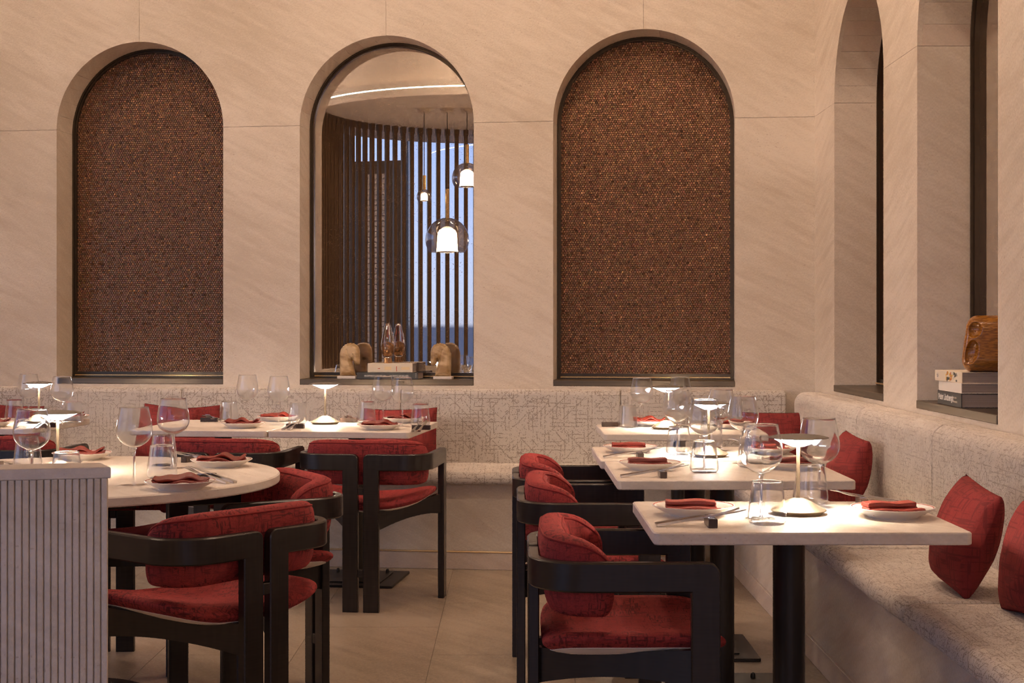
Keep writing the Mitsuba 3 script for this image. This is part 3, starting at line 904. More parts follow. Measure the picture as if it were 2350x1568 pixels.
slat_ply, cap_ply = mikit.ply(slat, 'mat_slat'), mikit.ply(cap, 'mat_slat')
for i in range(27):
    t = 160 + 3.65 * i
    q = (SCX + SCR * math.cos(math.radians(t)), SCY + SCR * math.sin(math.radians(t)))
    s_ = part(k, 'slat', slat_ply, T().translate([q[0], q[1], 0]).rotate([0, 0, 1], t + 90))
    part(s_, 'cap', cap_ply, T().translate([q[0], q[1], 0]).rotate([0, 0, 1], t + 90))


# ------------------------------------------------------------------ pendant lamps (seen in the mirror)
def pendant(x, y, zc, dia, tube_len, lab):
    r = dia / 2
    k = thing('pendant_lamp', lab, 'pendant lamp')
    th = np.linspace(-0.62, PI / 2 - 0.09, 24)
    globe = lathe([(r * math.cos(t), r * math.sin(t)) for t in th], 48)
    part(k, 'globe', mikit.ply(globe, 'mat_smoke_glass', smooth=True), pose(x, y, zc), 'smoked mirrored glass globe')
    zi = -r * math.sin(0.62)
    inner = lathe([(0.50 * r, zi + 0.004), (0.44 * r, 0.30 * r), (0.36 * r, 0.44 * r), (0.2 * r, 0.52 * r), (0.0, 0.54 * r)], 32)
    if (inner.face_normals[:, 2] * inner.area_faces).sum() < 0:
        inner.invert()
    part(k, 'inner_shade', mikit.ply(inner, 'mat_white', smooth=True, emitter=emit((1.0, 0.78, 0.52), 5.0)), pose(x, y, zc), 'glowing white glass cup')
    part(k, 'tube', mikit.ply(solid_lathe([(0, r * 0.98), (0.016, r * 0.98), (0.016, r + tube_len), (0, r + tube_len)], 20), 'mat_brass', smooth=30), pose(x, y, zc))
    part(k, 'cable', mikit.ply(solid_lathe([(0, 0.0), (0.0035, 0.0), (0.0035, CANZ - 0.02 - zc - r - tube_len), (0, CANZ - 0.02 - zc - r - tube_len)], 8), 'mat_black_metal'), pose(x, y, zc + r + tube_len))
    part(k, 'canopy', mikit.ply(solid_lathe([(0, CANZ - 0.035), (0.052, CANZ - 0.035), (0.06, CANZ - 0.001), (0, CANZ - 0.001)], 32), 'mat_stone', smooth=30), pose(x, y))


pendant(-1.69, 4.09, 1.99, 0.38, 0.25, 'largest smoked glass globe pendant, seen in the mirror')
pendant(-1.885, 4.137, 2.363, 0.13, 0.12, 'smallest glass globe pendant, seen in the mirror')
pendant(-1.524, 4.043, 2.526, 0.265, 0.16, 'medium glass globe pendant at the mirror edge')


# ------------------------------------------------------------------ table lamps
LAMP_BASE = solid_lathe([(0, 0), (0.060, 0), (0.062, 0.003), (0.0725, 0.010), (0.0725, 0.012), (0.050, 0.024), (0.028, 0.036), (0.012, 0.042), (0, 0.043)], 64)
LAMP_STEM = solid_lathe([(0, 0.04), (0.0052, 0.04), (0.0052, 0.190), (0, 0.190)], 20)
LAMP_SHADE = solid_lathe([(0, 0.2005), (0.066, 0.1985), (0.0785, 0.1985), (0.0790, 0.2000), (0.060, 0.2045), (0.030, 0.2075), (0, 0.208)], 64)
LAMP_GLOW = outward(lathe([(0, 0.176), (0.016, 0.176), (0.034, 0.183), (0.056, 0.193), (0.066, 0.1983), (0, 0.1983)], 48))
LAMP = [('base', mikit.ply(LAMP_BASE, 'mat_lamp_metal', smooth=30), 'conical champagne metal foot'), ('stem', mikit.ply(LAMP_STEM, 'mat_lamp_stem', smooth=40)),
        ('shade', mikit.ply(LAMP_SHADE, 'mat_lamp_dark', smooth=30), 'flat dark disc shade'),
        ('diffuser', mikit.ply(LAMP_GLOW, 'mat_white', smooth=40, emitter=emit((1.0, 0.78, 0.58), 60.0)), 'glowing white diffuser')]
LZ = TABLE_Z
for x, y, lab in ((0.745, 3.857, 'glowing cordless lamp on the nearest table of the side bench'), (0.738, 5.55, 'glowing cordless lamp on the third table along the side bench'),
                  (0.732, 7.03, 'glowing cordless lamp on the last table of the side row'), (-0.932, 7.39, 'glowing cordless lamp below the arched mirror, between the joined tables'),
                  (-1.515, 4.94, 'glowing cordless lamp on the round table'), (-2.395, 7.50, 'glowing cordless lamp on the back table farthest from the corner')):
    k = thing('table_lamp', lab, 'table lamp', 'cordless lamps on the tables')
    place(k, LAMP, pose(x, y, LZ))

# ------------------------------------------------------------------ glassware
G, GT = 'mat_glass', 'mat_bowl_glass'
wb = [(0.0005, 0.1155), (0.012, 0.117), (0.026, 0.123), (0.040, 0.133), (0.050, 0.146), (0.0545, 0.160), (0.0550, 0.170), (0.0535, 0.186), (0.0500, 0.206), (0.0462, 0.224), (0.0430, 0.240)]
from scipy.interpolate import CubicSpline
tt = np.linspace(0, 1, len(wb))
cs_ = CubicSpline(tt, np.array(wb))
wbs = cs_(np.linspace(0, 1, 40))
wbs[0, 0] = 0.0005
def shell(outer, th):
    """A closed glass wall: the outer profile (bottom to top) and the same profile moved inwards."""
    o = np.array(outer, float)
    t = np.gradient(o, axis=0)
    t /= np.linalg.norm(t, axis=1, keepdims=True)
    i = o + np.stack([-t[:, 1], t[:, 0]], 1) * th
    i[:, 0] = np.maximum(i[:, 0], 0.0004)
    i[0] = (0.0, o[0, 1] + th)
    o[0, 0] = 0.0
    rim = (o[-1] + i[-1]) / 2 + [0, th * 0.45]
    return solid_lathe(np.vstack([o, rim[None], i[::-1]]), 64)


WINE = [('bowl', mikit.ply(shell(wbs, 0.0011), G, smooth=60)),
        ('stem', mikit.ply(solid_lathe([(0, 0.0045), (0.0055, 0.005), (0.0038, 0.012), (0.0034, 0.05), (0.0036, 0.095), (0.0055, 0.108), (0.011, 0.1145), (0, 0.1152)], 20), G, smooth=50)),
        ('foot', mikit.ply(lathe([(0.041, 0.0004), (0.0405, 0.0012), (0.02, 0.0028), (0.008, 0.0042), (0.0045, 0.0050)], 48), 'mat_thin_glass', smooth=40))]
tw = CubicSpline(np.linspace(0, 1, 8), np.array([(0.0, 0.0), (0.032, 0.0002), (0.0435, 0.004), (0.0478, 0.0145), (0.0464, 0.036), (0.0434, 0.060), (0.0405, 0.084), (0.0376, 0.107)]))(np.linspace(0, 1, 40))
TUMBLER = [('body', mikit.ply(shell(tw, 0.0014), G, smooth=60))]
TZ = TABLE_Z
GZ = TABLE_Z + 0.0007
TN = {'s1': 'nearest side-bench table', 's2': 'second side-bench table', 's3': 'third side-bench table', 's4': 'last side-bench table',
      'b1': 'table below the mirror', 'b2': 'back table behind the round one', 'b3': 'back table farthest from the corner', 'r': 'round table'}
WG = [(0.631, 3.755, 's1', 'between plate and lamp'), (0.826, 3.985, 's1', 'on the bench side of the lamp'),
      (0.655, 5.05, 's2', 'on the chair side'), (0.821, 5.26, 's2', 'on the bench side'),
      (0.640, 5.745, 's3', 'on the chair side of the lamp'), (0.820, 5.80, 's3', 'on the bench side of the lamp'),
      (0.624, 7.12, 's4', 'on the chair side of the lamp'), (0.823, 7.25, 's4', 'on the bench side of the lamp'),
      (-0.640, 7.36, 'b1', 'nearer the bench'), (-0.530, 7.17, 'b1', 'nearer the chair'),
      (-1.339, 7.50, 'b2', 'nearer the bench'), (-1.149, 7.30, 'b2', 'nearer the lamp'),
      (-2.483, 7.61, 'b3', 'behind the lamp'), (-2.217, 7.30, 'b3', 'in front of the lamp'),
      (-1.160, 4.55, 'r', 'beside the front plate, largest in view'), (-1.162, 5.08, 'r', 'before the far chair'), (-1.442, 4.45, 'r', 'right behind the fluted counter')]
for x, y, t, w in WG:
    k = thing('wine_glass', f'wine glass on the {TN[t]}, {w}', 'wine glass', 'wine glasses on the tables')
    place(k, WINE, pose(x, y, GZ))
TG = [(0.628, 3.645, 's1', 'in front of the wine glass'), (0.822, 4.078, 's1', 'behind the lamp'),
      (0.641, 4.94, 's2', 'in front of the wine glass'), (0.828, 5.135, 's2', 'on the bench side'),
      (0.633, 5.625, 's3', 'on the chair side of the lamp'), (0.795, 5.925, 's3', 'behind the lamp'),
      (0.558, 7.13, 's4', 'near the dark rest'),
      (-0.734, 7.47, 'b1', 'beside the lamp'), (-0.448, 7.25, 'b1', 'by the dark cutlery rest'),
      (-1.432, 7.50, 'b2', 'nearer the bench'), (-1.070, 7.40, 'b2', 'nearer the lamp'),
      (-2.57, 7.65, 'b3', 'before the pillow'), (-2.205, 7.45, 'b3', 'beside the lamp'),
      (-1.122, 4.75, 'r', 'behind the front plate'), (-1.223, 5.20, 'r', 'behind another tumbler'), (-1.667, 5.10, 'r', 'seen beneath a wine glass bowl'), (-1.353, 4.50, 'r', 'half hidden by the fluted counter')]
for x, y, t, w in TG:
    k = thing('tumbler', f'water tumbler on the {TN[t]}, {w}', 'tumbler', 'water tumblers on the tables')
    place(k, TUMBLER, pose(x, y, GZ))

# ------------------------------------------------------------------ plates, napkins, cutlery
PLATE_R = 0.107
plate_body = solid_lathe([(0, 0.003), (0.050, 0.003), (0.054, 0.0), (0.062, 0.0), (0.066, 0.004), (0.085, 0.0125), (0.1045, 0.0235), (PLATE_R, 0.0255), (0.1060, 0.0268), (0.1035, 0.0262), (0.083, 0.0165), (0.062, 0.0085), (0, 0.0080)], 72)
plate_line = lathe([(0.1012, 0.0255), (0.1032, 0.0266)], 72)
PLATE = [('body', mikit.ply(plate_body, 'mat_white', smooth=35)), ('rim_line', mikit.ply(plate_line, 'mat_redline', smooth=True), 'thin red line along the rim')]


def wave_napkin(seed):
    """A soft folded napkin: a thick wavy strip with a folded front edge."""
    R = random.Random(seed)
    nx, ny = 34, 12
    ph, am = R.uniform(-0.5, 0.5), R.uniform(0.8, 1.15)
    out = []
    for lay in range(2):
        rows = []
        for i in range(nx):
            u = i / (nx - 1) * 2 - 1
            ring = []
            hw, th = (0.046 if lay == 0 else 0.040), 0.0055
            zc = 0.0165 + lay * 0.0095 + am * (0.0065 * math.cos(u * 4.2 + ph) + 0.006 * u * u + (0.004 * math.sin(u * 7 + ph * 3) if lay else 0))
            M = 26
            for j in range(M):
                a = 2 * PI * j / M
                cy = np.sign(math.cos(a)) * abs(math.cos(a)) ** 0.55
                sz = np.sign(math.sin(a)) * abs(math.sin(a)) ** 0.8
                e = math.sqrt(max(0.02, 1 - abs(u) ** 14))
                y = hw * cy * (0.9 + 0.1 * math.cos(u * 2 + lay)) + 0.010 * math.sin(u * 2.0 + seed)
                z = zc + th * e * sz + 0.004 * math.sin(3 * cy + 2.2 * u + seed)
                ring.append((0.082 * u + 0.006 * lay * math.cos(seed), y, z))
            rows.append(ring)
        P = np.array(rows)
        c0, c1 = np.repeat(P[0].mean(0)[None, None], M, 1), np.repeat(P[-1].mean(0)[None, None], M, 1)
        out.append(outward(grid_mesh(np.concatenate([c0, P, c1], 0), wrap_v=True)))
    m = cat(*out)
    v = np.array(m.vertices)
    v[:, 2] += 0.0085 - v[:, 2].min()
    return trimesh.Trimesh(v, m.faces, process=False)


def fold_napkin(seed):
    """A crisp folded napkin: a flat under-layer, a rolled front edge, a taller rear fold."""
    R = random.Random(seed)
    def slab(x0, x1, y0, y1, z0, z1, r):
        m = rbox(x0, x1, y0, y1, z0, z1, r, 14)
        m = trimesh.Trimesh(*trimesh.remesh.subdivide_to_size(m.vertices, m.faces, 0.014), process=True)
        v = np.array(m.vertices)
        v[:, 2] += 0.0018 * np.sin(v[:, 0] * 60 + seed) * (v[:, 2] > (z0 + z1) / 2)
        v[:, 1] += 0.0015 * np.sin(v[:, 0] * 45 + seed * 2)
        return trimesh.Trimesh(v, m.faces, process=False)
    a = slab(-0.066, 0.068, -0.036, 0.034, 0.0085, 0.0150, 0.0022)
    b = slab(-0.070, 0.072, -0.044, -0.020, 0.0088, 0.0235, 0.0050)
    c = slab(-0.072, 0.060, -0.018, 0.030, 0.0150, 0.0260, 0.0032)
    d = slab(-0.072, 0.058, -0.016, 0.034, 0.0262, 0.0375, 0.0030)
    c = cat(c, d)
    return cat(a, b, c)


NAPS = {'w0': mikit.ply(wave_napkin(1), 'mat_napkin', smooth=60), 'w1': mikit.ply(wave_napkin(2), 'mat_napkin', smooth=60), 'w2': mikit.ply(wave_napkin(5), 'mat_napkin', smooth=60),
        'f0': mikit.ply(fold_napkin(1), 'mat_napkin', smooth=50), 'f1': mikit.ply(fold_napkin(4), 'mat_napkin', smooth=50)}
PL = [(0.470, 3.84, 's1', 'f0', -4, 'on the chair side'), (0.976, 3.80, 's1', 'f1', 8, 'on the bench side'),
      (0.470, 5.06, 's2', 'f1', 2, 'on the chair side'), (0.965, 5.08, 's2', 'f0', -5, 'on the bench side'),
      (0.458, 5.735, 's3', 'f0', -3, 'on the chair side'), (0.985, 5.68, 's3', 'f1', 6, 'on the bench side'),
      (0.680, 7.255, 's4', 'w1', 0, 'near the back bench'), (1.050, 7.08, 's4', 'f0', 5, 'on the bench side'),
      (-0.626, 7.00, 'b1', 'w0', -3, 'on the chair side'), (-0.545, 7.50, 'b1', 'w2', -8, 'on the bench side'),
      (-1.292, 7.12, 'b2', 'w1', -3, 'on the chair side'), (-1.205, 7.62, 'b2', 'w0', -8, 'on the bench side'),
      (-2.53, 7.20, 'b3', 'w2', -8, 'on the chair side'), (-2.30, 7.68, 'b3', 'w1', -8, 'on the bench side'),
      (-0.996, 4.45, 'r', 'w0', 8, 'nearest the camera'), (-1.012, 5.16, 'r', 'w2', 4, 'nearest the mirror-side chair'), (-1.576, 5.43, 'r', 'w1', 12, 'beyond the lamp')]
for x, y, t, nk, ang, w in PL:
    k = thing('plate', f'white plate on the {TN[t]}, {w}', 'plate', 'white plates on the tables')
    place(k, PLATE, pose(x, y, TZ, ang * 3))
    how = 'crisply folded' if nk[0] == 'f' else 'softly draped'
    solo('napkin', NAPS[nk], pose(x, y, TZ, ang), f'{how} rust red napkin, {TN[t]}, {w}', 'napkin', 'rust red napkins on the plates')


def strip(outline, z_of_x, th):
    """A flat metal strip: outline in (x, y), bent so that its height follows x."""
    m = trimesh.creation.extrude_polygon(shapely.segmentize(outline, 0.008), th, engine='earcut')
    v = np.array(m.vertices)
    v[:, 2] += z_of_x(v[:, 0])
    return trimesh.Trimesh(v, m.faces, process=False)


handle = Polygon([(0, -0.0065), (0.003, -0.0075), (0.06, -0.0058), (0.115, -0.0038), (0.115, 0.0038), (0.06, 0.0058), (0.003, 0.0075), (0, 0.0065)])
fork_head = Polygon([(0.115, -0.0030), (0.145, -0.0035), (0.158, -0.0105), (0.168, -0.0122), (0.210, -0.0110), (0.210, 0.0110), (0.168, 0.0122), (0.158, 0.0105), (0.145, 0.0035), (0.115, 0.0030)])
for q in (-0.0056, 0.0, 0.0056):
    fork_head = fork_head.difference(sbox(0.172, q - 0.0011, 0.22, q + 0.0011))
blade = Polygon([(0.112, -0.0055), (0.135, -0.0085), (0.175, -0.0100), (0.200, -0.0085), (0.222, 0.0035), (0.224, 0.0060), (0.112, 0.0050)])
FORK = [('handle', mikit.ply(strip(handle, lambda x: 0.0 * x, 0.0055), 'mat_steel')), ('head', mikit.ply(strip(fork_head, lambda x: 0.002 - 0.0035 * np.sin((x - 0.115) / 0.095 * PI) + 0.004 * ((x - 0.115) / 0.095) ** 2, 0.0018), 'mat_steel'))]
KNIFE = [('handle', mikit.ply(strip(handle, lambda x: 0.0 * x, 0.0065), 'mat_steel')), ('blade', mikit.ply(strip(blade, lambda x: 0.0022 + 0 * x, 0.0018), 'mat_steel'))]
REST = mikit.ply(cbox(-0.044, 0.044, -0.011, 0.011, 0, 0.022, 0.0015), 'mat_dark_stone')


def setting(x, y, dx, dy, t, w):
    """Rest at x, y; fork and knife lie across it, handle end towards -(dx, dy)."""
    L = math.hypot(dx, dy)
    dx, dy = dx / L, dy / L
    ang = math.degrees(math.atan2(dy, dx))
    solo('cutlery_rest', REST, pose(x, y, TZ, ang + 90), f'dark cutlery rest on the {TN[t]}, {w}', 'cutlery rest', 'dark marble cutlery rests')
    tilt = math.degrees(math.atan2(0.0222, 0.135))
    for nm, pr, off, da in (('fork', FORK, 0.015, 3), ('knife', KNIFE, -0.015, -3)):
        hx, hy = x - 0.135 * dx - dy * off, y - 0.135 * dy + dx * off
        k = thing(nm, f'steel {nm} on the {TN[t]}, {w}', nm, f'steel {nm}s on the tables')
        place(k, pr, T().translate([hx, hy, TZ + 0.0004]).rotate([0, 0, 1], ang - da * 0.3).rotate([0, 1, 0], -tilt))


setting(0.487, 3.63, 1, 0.0, 's1', 'on the chair side')
setting(0.955, 4.045, -1, 0.08, 's1', 'on the bench side')
setting(0.487, 4.80, 1, 0.0, 's2', 'on the chair side')
setting(0.950, 5.27, -1, 0.08, 's2', 'on the bench side')
setting(0.475, 5.50, 1, 0.0, 's3', 'on the chair side')
setting(0.945, 5.90, -1, 0.08, 's3', 'on the bench side')
setting(-0.428, 6.985, 0.12, 1, 'b1', 'on the chair side')
setting(-0.83, 7.53, -0.1, -1, 'b1', 'on the bench side')
setting(-1.035, 7.08, 0.2, 1, 'b2', 'on the chair side')
setting(-1.545, 7.56, -0.1, -1, 'b2', 'on the bench side')
setting(-2.245, 7.16, 0.13, 1, 'b3', 'on the chair side')
setting(-0.975, 4.685, -0.77, 0.63, 'r', 'behind the front plate')
setting(-1.165, 5.345, -1.0, 0.25, 'r', 'behind the plate nearest the mirror-side chair')
setting(-1.80, 5.12, -0.3, -1.0, 'r', 'half hidden behind the fluted counter')
solo('cutlery_rest', REST, pose(0.480, 7.20, TZ, 8), f'dark cutlery rest on the {TN["s4"]}, by the tumbler', 'cutlery rest', 'dark marble cutlery rests')


# ------------------------------------------------------------------ pillows
def pillow_mesh(w, h, t, seed):
    R = np.random.default_rng(seed)
    n = 34
    u = np.linspace(-1, 1, n)
    U, V = np.meshgrid(u, u, indexing='ij')
    pinch = 0.035
    X = w / 2 * U * (1 - pinch * (1 - V ** 2) * 1.0)
    Z = h / 2 * V * (1 - pinch * (1 - U ** 2) * 1.0)
    prof = np.clip((1 - np.abs(U) ** 2.2) * (1 - np.abs(V) ** 2.2), 0, 1) ** 0.45
    pts = np.stack([X * 9, Z * 9, 0 * X + seed], -1)
    wr = meshkit.fbm(pts, 3, seed) - 0.5
    Y = t / 2 * prof * (1 + 0.25 * wr)
    edge = 0.012 * wr * (1 - prof)
    f = grid_mesh(np.stack([X, -Y - edge, Z], -1))
    b = grid_mesh(np.stack([X, Y - edge, Z], -1))
    b.invert()
    return outward(cat(f, b))


PIL = [mikit.ply(pillow_mesh(*((0.285, 0.30, 0.15) if s == 3 else (0.32, 0.31, 0.16)), s), 'mat_pillow', smooth=60) for s in (1, 2, 3)]


def pillow(x, y, fx, fy, lean, roll, i, lab):
    """Stands on the seat; (fx, fy) is the way its face looks; lean tips its top backwards, roll turns it in its own plane."""
    a = math.degrees(math.atan2(fy, fx)) + 90
    Rm = T().rotate([0, 0, 1], a).rotate([1, 0, 0], -lean).rotate([0, 1, 0], roll)
    v = meshkit.WRITTEN[PIL[i]['filename']][0]
    M = np.array(Rm.matrix)[:3, :3]
    zmin = (v @ M.T)[:, 2].min()
    solo('pillow', PIL[i], T().translate([x, y, SEAT_T - zmin - 0.006]) @ Rm, lab, 'pillow', 'red pillows on the benches')


pillow(1.268, 4.14, -1, -0.06, 17, 7, 2, 'red pillow on the side bench beside the nearest table')
pillow(1.34, 3.76, -1, -0.10, 15, -5, 2, 'red pillow on the side bench cut by the frame edge')
pillow(1.355, 5.98, -1, -0.12, 14, 5, 2, 'red pillow on the side bench behind the second and third tables')
pillow(1.34, 7.60, -ST, -1, 14, 0, 0, 'red pillow in the corner of the two benches')
pillow(-0.55, 7.80, -ST - 0.05, -1, 14, -3, 1, 'upright red pillow behind the table below the mirror, front one of two')
pillow(-0.67, 7.96, -ST, -1, 14, 2, 2, 'red pillow behind the table below the mirror, rear one of two')
pillow(-1.86, 7.98, -ST - 0.05, -1, 14, 5, 0, 'red pillow on the back bench above the round table, first of a pair')
pillow(-1.735, 8.10, -ST + 0.05, -1, 12, -4, 2, 'red pillow on the back bench, half behind the joined tables')
pillow(-2.76, 8.20, -ST, -1, 14, 2, 1, 'red pillow at the far end of the back bench, cut by the frame edge')


# ------------------------------------------------------------------ books, horse heads and sculptures on the sills
def book(parent_tf, L, D, H, cover, name_label, letters, cat_='book', group=None):
    """Spine along local x at local y = 0, facing -y; pages towards +y. letters: list of (text, x, z, height, material, bold)."""
    k = thing('book', name_label, cat_, group)
    c = 0.0022
    part(k, 'cover', mikit.ply(cat(cbox(-L / 2, L / 2, 0, D, 0, c, 0.0006), cbox(-L / 2, L / 2, 0, D, H - c, H, 0.0006), cbox(-L / 2, L / 2, -0.0015, 0.002, 0.0, H, 0.001)), cover), parent_tf)
    part(k, 'pages', mikit.ply(pbox(-L / 2 + 0.004, L / 2 - 0.004, 0.001, D - 0.004, c, H - c), 'mat_pages'), parent_tf)
    for text, x, z, h, mat, bold, turn in letters:
        m = meshkit.text_mesh(text, h, 0.0005, bold)
        v = np.array(m.vertices)
        if turn:
            v = np.stack([v[:, 1] * -1, v[:, 0], v[:, 2]], 1)
        w = np.stack([v[:, 0] + x, -0.0016 - v[:, 2], v[:, 1] + z], 1)
        part(k, 'lettering', mikit.ply(trimesh.Trimesh(w, m.faces, process=False), mat), parent_tf, f'lettering reading {text}' if len(text) > 3 else None)
    return k


def BW(s, d, z, turn=0.0):
    """On the back wall: s along it, d into it."""
    x, y = WP(s, d)
    return T().translate([x, y, z]).rotate([0, 0, 1], BACK_DEG + turn)


zs = Z_SILL_T
BKc = -0.70
book(BW(BKc, 0.022, zs), 0.346, 0.18, 0.037, 'mat_black_cover', 'large black book lying on the sill under the mirror, white title on its spine',
     [('ENTRYWAYS OF MILAN', -0.130, 0.0145, 0.0076, 'mat_print_white', True, False), ('INGRESSI DI MILANO', 0.012, 0.0145, 0.0076, 'mat_print_white', True, False), ('TASCHEN', 0.164, 0.007, 0.0045, 'mat_print_white', False, True)])
bk2 = book(BW(BKc + 0.012, 0.042, zs + 0.0372, 2), 0.252, 0.15, 0.050, 'mat_cream_cover', 'cream book lying on the black book under the mirror',
     [])

def bar_print(parent, name, tf, x, z, w, h, mat):
    part(parent, name, mikit.ply(pbox(x - w / 2, x + w / 2, -0.0021, -0.0014, z - h / 2, z + h / 2), mat), tf)


tf2 = BW(BKc + 0.012, 0.042, zs + 0.0372, 2)
bar_print(bk2, 'printed_band', tf2, -0.012, 0.022, 0.040, 0.020, 'mat_print_cream')
bar_print(bk2, 'printed_band', tf2, 0.086, 0.022, 0.048, 0.016, 'mat_print_cream')
bar_print(bk2, 'printed_mark', tf2, -0.062, 0.021, 0.012, 0.004, 'mat_print_red')
bar_print(bk2, 'printed_mark', tf2, 0.037, 0.020, 0.004, 0.028, 'mat_print_red')

# horse-head bookends
hp = np.array([(318, 1395), (316, 1300), (316, 1205), (328, 1163), (340, 1150), (345, 1138), (356, 1136), (362, 1124), (376, 1122), (384, 1112), (398, 1116), (410, 1109), (424, 1116), (438, 1113), (450, 1122), (464, 1126), (476, 1140), (488, 1160),
               (493, 1185), (493, 1225), (494, 1262), (490, 1298), (474, 1304), (456, 1300), (446, 1285), (436, 1262), (427, 1240), (424, 1262), (432, 1300), (446, 1345), (456, 1395)], float)
hp = np.c_[(hp[:, 0] - 387), 1395 - hp[:, 1]] / 3.734 * 8.2 / 3400
hpoly = Polygon(hp).buffer(0)


def horse_mesh():
    gx, gz = np.linspace(-0.06, 0.08, 94), np.linspace(-0.01, 0.20, 141)
    X, Z = np.meshgrid(gx, gz, indexing='ij')
    pts = shapely.points(X.ravel(), Z.ravel())
    dist = shapely.distance(pts, hpoly.exterior) * np.where(shapely.contains_xy(hpoly, X.ravel(), Z.ravel()), 1, -1)
    D = dist.reshape(X.shape)
    h = 0.030 * np.sqrt(np.clip(1 - (1 - np.clip(D / 0.024, 0, 1)) ** 2, 0, 1))
    cheek = 0.033 * np.sqrt(np.clip(1 - ((X - 0.027) / 0.020) ** 2 - ((Z - 0.112) / 0.028) ** 2, 0, 1))
    groove = 0.004 * np.exp(-((X - 0.012 + 0.25 * (Z - 0.09)) / 0.0035) ** 2) * (Z > 0.05) * (Z < 0.15)
    H = np.where(D > 0, np.maximum(h - groove, cheek), D)

    def sdf(x, y, z):
        i, k = (x + 0.06) / 0.14 * 93, (z + 0.01) / 0.21 * 140
        i0, k0 = min(max(int(i), 0), 92), min(max(int(k), 0), 139)
        u, w = i - i0, k - k0
        v = (H[i0, k0] * (1 - u) + H[i0 + 1, k0] * u) * (1 - w) + (H[i0, k0 + 1] * (1 - u) + H[i0 + 1, k0 + 1] * u) * w
        return v - abs(y)
    m = manifold3d.Manifold.level_set(sdf, [-0.058, -0.036, -0.008, 0.078, 0.036, 0.198], 0.0035).to_mesh()
    m = trimesh.Trimesh(m.vert_properties[:, :3], m.tri_verts, process=True)
    trimesh.smoothing.filter_taubin(m, iterations=4)
    v = np.array(m.vertices)
    v[:, 2] = np.maximum(v[:, 2], 0.0)
    return trimesh.Trimesh(v, m.faces, process=False)


HB = cbox(-0.055, 0.05, -0.032, 0.032, 0, 0.016, 0.002)
horse = horse_mesh()
eye = trimesh.creation.icosphere(2, 0.005)
eyes = []
for s in (-1, 1):
    e = eye.copy()
    e.apply_translation((0.034, s * 0.029, 0.124))
    eyes.append(e)


def horse_head(s, d, flip, lab):
    k = thing('horse_head', lab, 'bookend')
    fx = flipx if flip else (lambda m: m)
    up = T().translate([0, 0, 0.016])
    part(k, 'plinth', mikit.ply(fx(HB), 'mat_travertine'), BW(s, d, zs), 'pale flat plinth')
    part(k, 'head', mikit.ply(fx(horse), 'mat_onyx', smooth=45), BW(s, d, zs + 0.016))
    for e in eyes:
        part(k, 'eye', mikit.ply(fx(e), 'mat_onyx', smooth=True), BW(s, d, zs + 0.016))


def s_of_px(px, d):
    u = (px - 1175) / 3400
    # x = s*CT + d*ST, y = W0Y - s*ST + d*CT, x = u*y
    return (u * (W0Y + d * CT) - d * ST) / (CT + u * ST)


horse_head(-0.938, 0.085, False, 'honey onyx horse head bookend facing the books on the sill')
horse_head(-0.398, 0.085, True, 'honey onyx horse head bookend between the books and the mirror edge')

# glass drop sculpture on the books
k = thing('glass_sculpture', 'clear and amber glass drop sculpture on the cream book', 'sculpture')
gz = zs + 0.0374 + 0.050
gtf = BW(-0.712, 0.095, gz)
pr = CubicSpline(np.linspace(0, 1, 8), np.array([(0.022, 0.03), (0.032, 0.055), (0.0385, 0.085), (0.037, 0.115), (0.031, 0.15), (0.023, 0.185), (0.017, 0.21), (0.010, 0.222)]))(np.linspace(0, 1, 30))
part(k, 'body', mikit.ply(solid_lathe([(0, 0.029)] + [tuple(q) for q in pr] + [(0.004, 0.229), (0, 0.231)], 40), 'mat_glass', smooth=50), gtf, 'clear glass drop')
cr = [(0, 0.036), (0.016, 0.040), (0.026, 0.060), (0.030, 0.085), (0.026, 0.105), (0.012, 0.115), (0, 0.117)]
part(k, 'core', mikit.ply(solid_lathe(cr, 32), 'mat_amber_core', smooth=50), gtf, 'amber glass heart')
n = 24
flu = Polygon([((0.021 + 0.0022 * (i % 2)) * math.cos(2 * PI * i / 48), (0.021 + 0.0022 * (i % 2)) * math.sin(2 * PI * i / 48)) for i in range(48)])
part(k, 'foot', mikit.ply(extrude(flu, 0.0295, 'z'), 'mat_amber_core'), gtf, 'fluted amber foot')


# side niche: three books and an amber block
def SW(y, d, z, turn=0.0):
    """On the side wall: y along the room, d into the wall; local x = towards the camera."""
    return T().translate([XR + d, y, z]).rotate([0, 0, 1], -90 + turn)


h1, h2, h3 = 0.052, 0.036, 0.040
book(SW(5.49, 0.008, zs, -2), 0.335, 0.21, h1, 'mat_black_cover', 'thick black book at the bottom of the stack in the side niche',
     [('Peter Lindbergh', -0.155, 0.019, 0.021, 'mat_print_white', True, False), ('On Fashion', 0.055, 0.030, 0.007, 'mat_print_faint', False, False), ('Photography', 0.055, 0.016, 0.007, 'mat_print_faint', False, False)])
book(SW(5.475, 0.006, zs + h1 + 0.0002, -1), 0.30, 0.20, h2, 'mat_white_cover', 'white book in the middle of the stack in the side niche',
     [])
bk = book(SW(5.49, 0.004, zs + h1 + h2 + 0.0004, 1), 0.32, 0.205, h3, 'mat_cream_cover', 'cream book with orange and black print on top of the stack', [])


def disc_print(parent, tf, x, z, rx, rz, mat):
    m = trimesh.creation.extrude_polygon(aff.scale(Point(0, 0).buffer(1, quad_segs=6), rx, rz), 0.0005, engine='earcut')
    v = np.array(m.vertices)
    w = np.stack([v[:, 0] + x, -0.0016 - v[:, 2], v[:, 1] + z], 1)
    part(parent, 'printed_flower', mikit.ply(trimesh.Trimesh(w, m.faces, process=False), mat), tf)


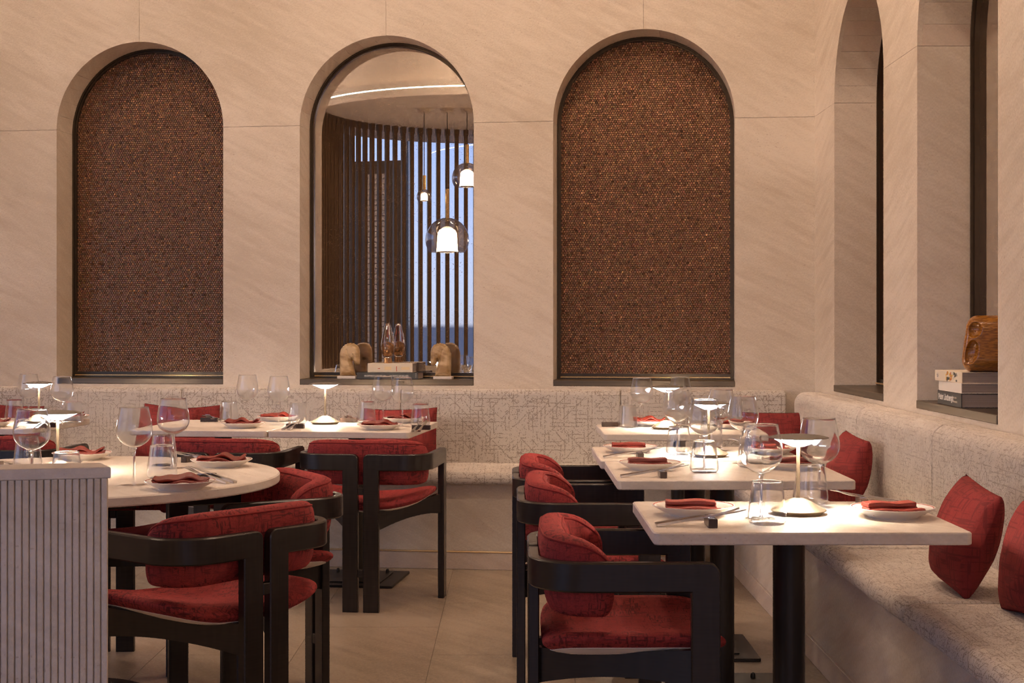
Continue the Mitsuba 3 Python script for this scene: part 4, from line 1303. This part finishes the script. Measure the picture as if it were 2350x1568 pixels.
btf = SW(5.49, 0.004, zs + h1 + h2 + 0.0004, 1)
R5 = random.Random(5)
disc_print(bk, btf, -0.125, 0.020, 0.014, 0.012, 'mat_print_faint')
disc_print(bk, btf, -0.125, 0.0205, 0.008, 0.006, 'mat_print_dark')
for i in range(14):
    disc_print(bk, btf, R5.uniform(-0.02, 0.05), R5.uniform(0.006, 0.034), R5.uniform(0.005, 0.010), R5.uniform(0.004, 0.007), ('mat_print_gold', 'mat_print_red', 'mat_print_gold', 'mat_print_dark')[i % 4])
for i in range(9):
    disc_print(bk, btf, R5.uniform(0.06, 0.115), R5.uniform(0.006, 0.034), R5.uniform(0.005, 0.009), R5.uniform(0.004, 0.007), ('mat_print_dark', 'mat_print_faint', 'mat_print_dark')[i % 3])


def amber_mesh():
    s = manifold3d.Manifold.sphere(1.0, 40)

    def ell(c, rad, rot=(0, 0, 0)):
        return s.scale(rad).rotate(rot).translate(c)
    a = manifold3d.Manifold.batch_hull([ell((-0.052, 0, 0.048), (0.036, 0.075, 0.048)), ell((0.045, 0, 0.050), (0.05, 0.085, 0.050)), ell((-0.034, 0, 0.150), (0.040, 0.075, 0.055)), ell((0.045, 0, 0.150), (0.05, 0.085, 0.055))])
    # two pairs of oval hollows wrapped round the narrow end
    a = a - ell((-0.046, -0.080, 0.156), (0.030, 0.034, 0.034), (0, 14, 18)) - ell((-0.056, -0.080, 0.068), (0.026, 0.034, 0.050), (0, 16, 18))
    a = a - ell((-0.100, 0.012, 0.150), (0.038, 0.042, 0.036)) - ell((-0.112, 0.008, 0.062), (0.034, 0.044, 0.046)) - ell((-0.108, -0.02, 0.106), (0.030, 0.05, 0.014), (0, 0, 0))
    m = a.refine_to_length(0.004).to_mesh()
    m = trimesh.Trimesh(m.vert_properties[:, :3], m.tri_verts, process=True)
    trimesh.smoothing.filter_taubin(m, iterations=14)
    v = np.array(m.vertices)
    v[:, 2] -= v[:, 2].min()
    return trimesh.Trimesh(v, m.faces, process=False)


solo('amber_sculpture', mikit.ply(amber_mesh(), 'mat_amber', smooth=True), SW(5.375, 0.110, zs + h1 + h2 + h3 + 0.0006, 0) @ T().rotate([0, 0, 1], 72), 'glossy amber block sculpture with oval hollows on the book stack', 'sculpture')
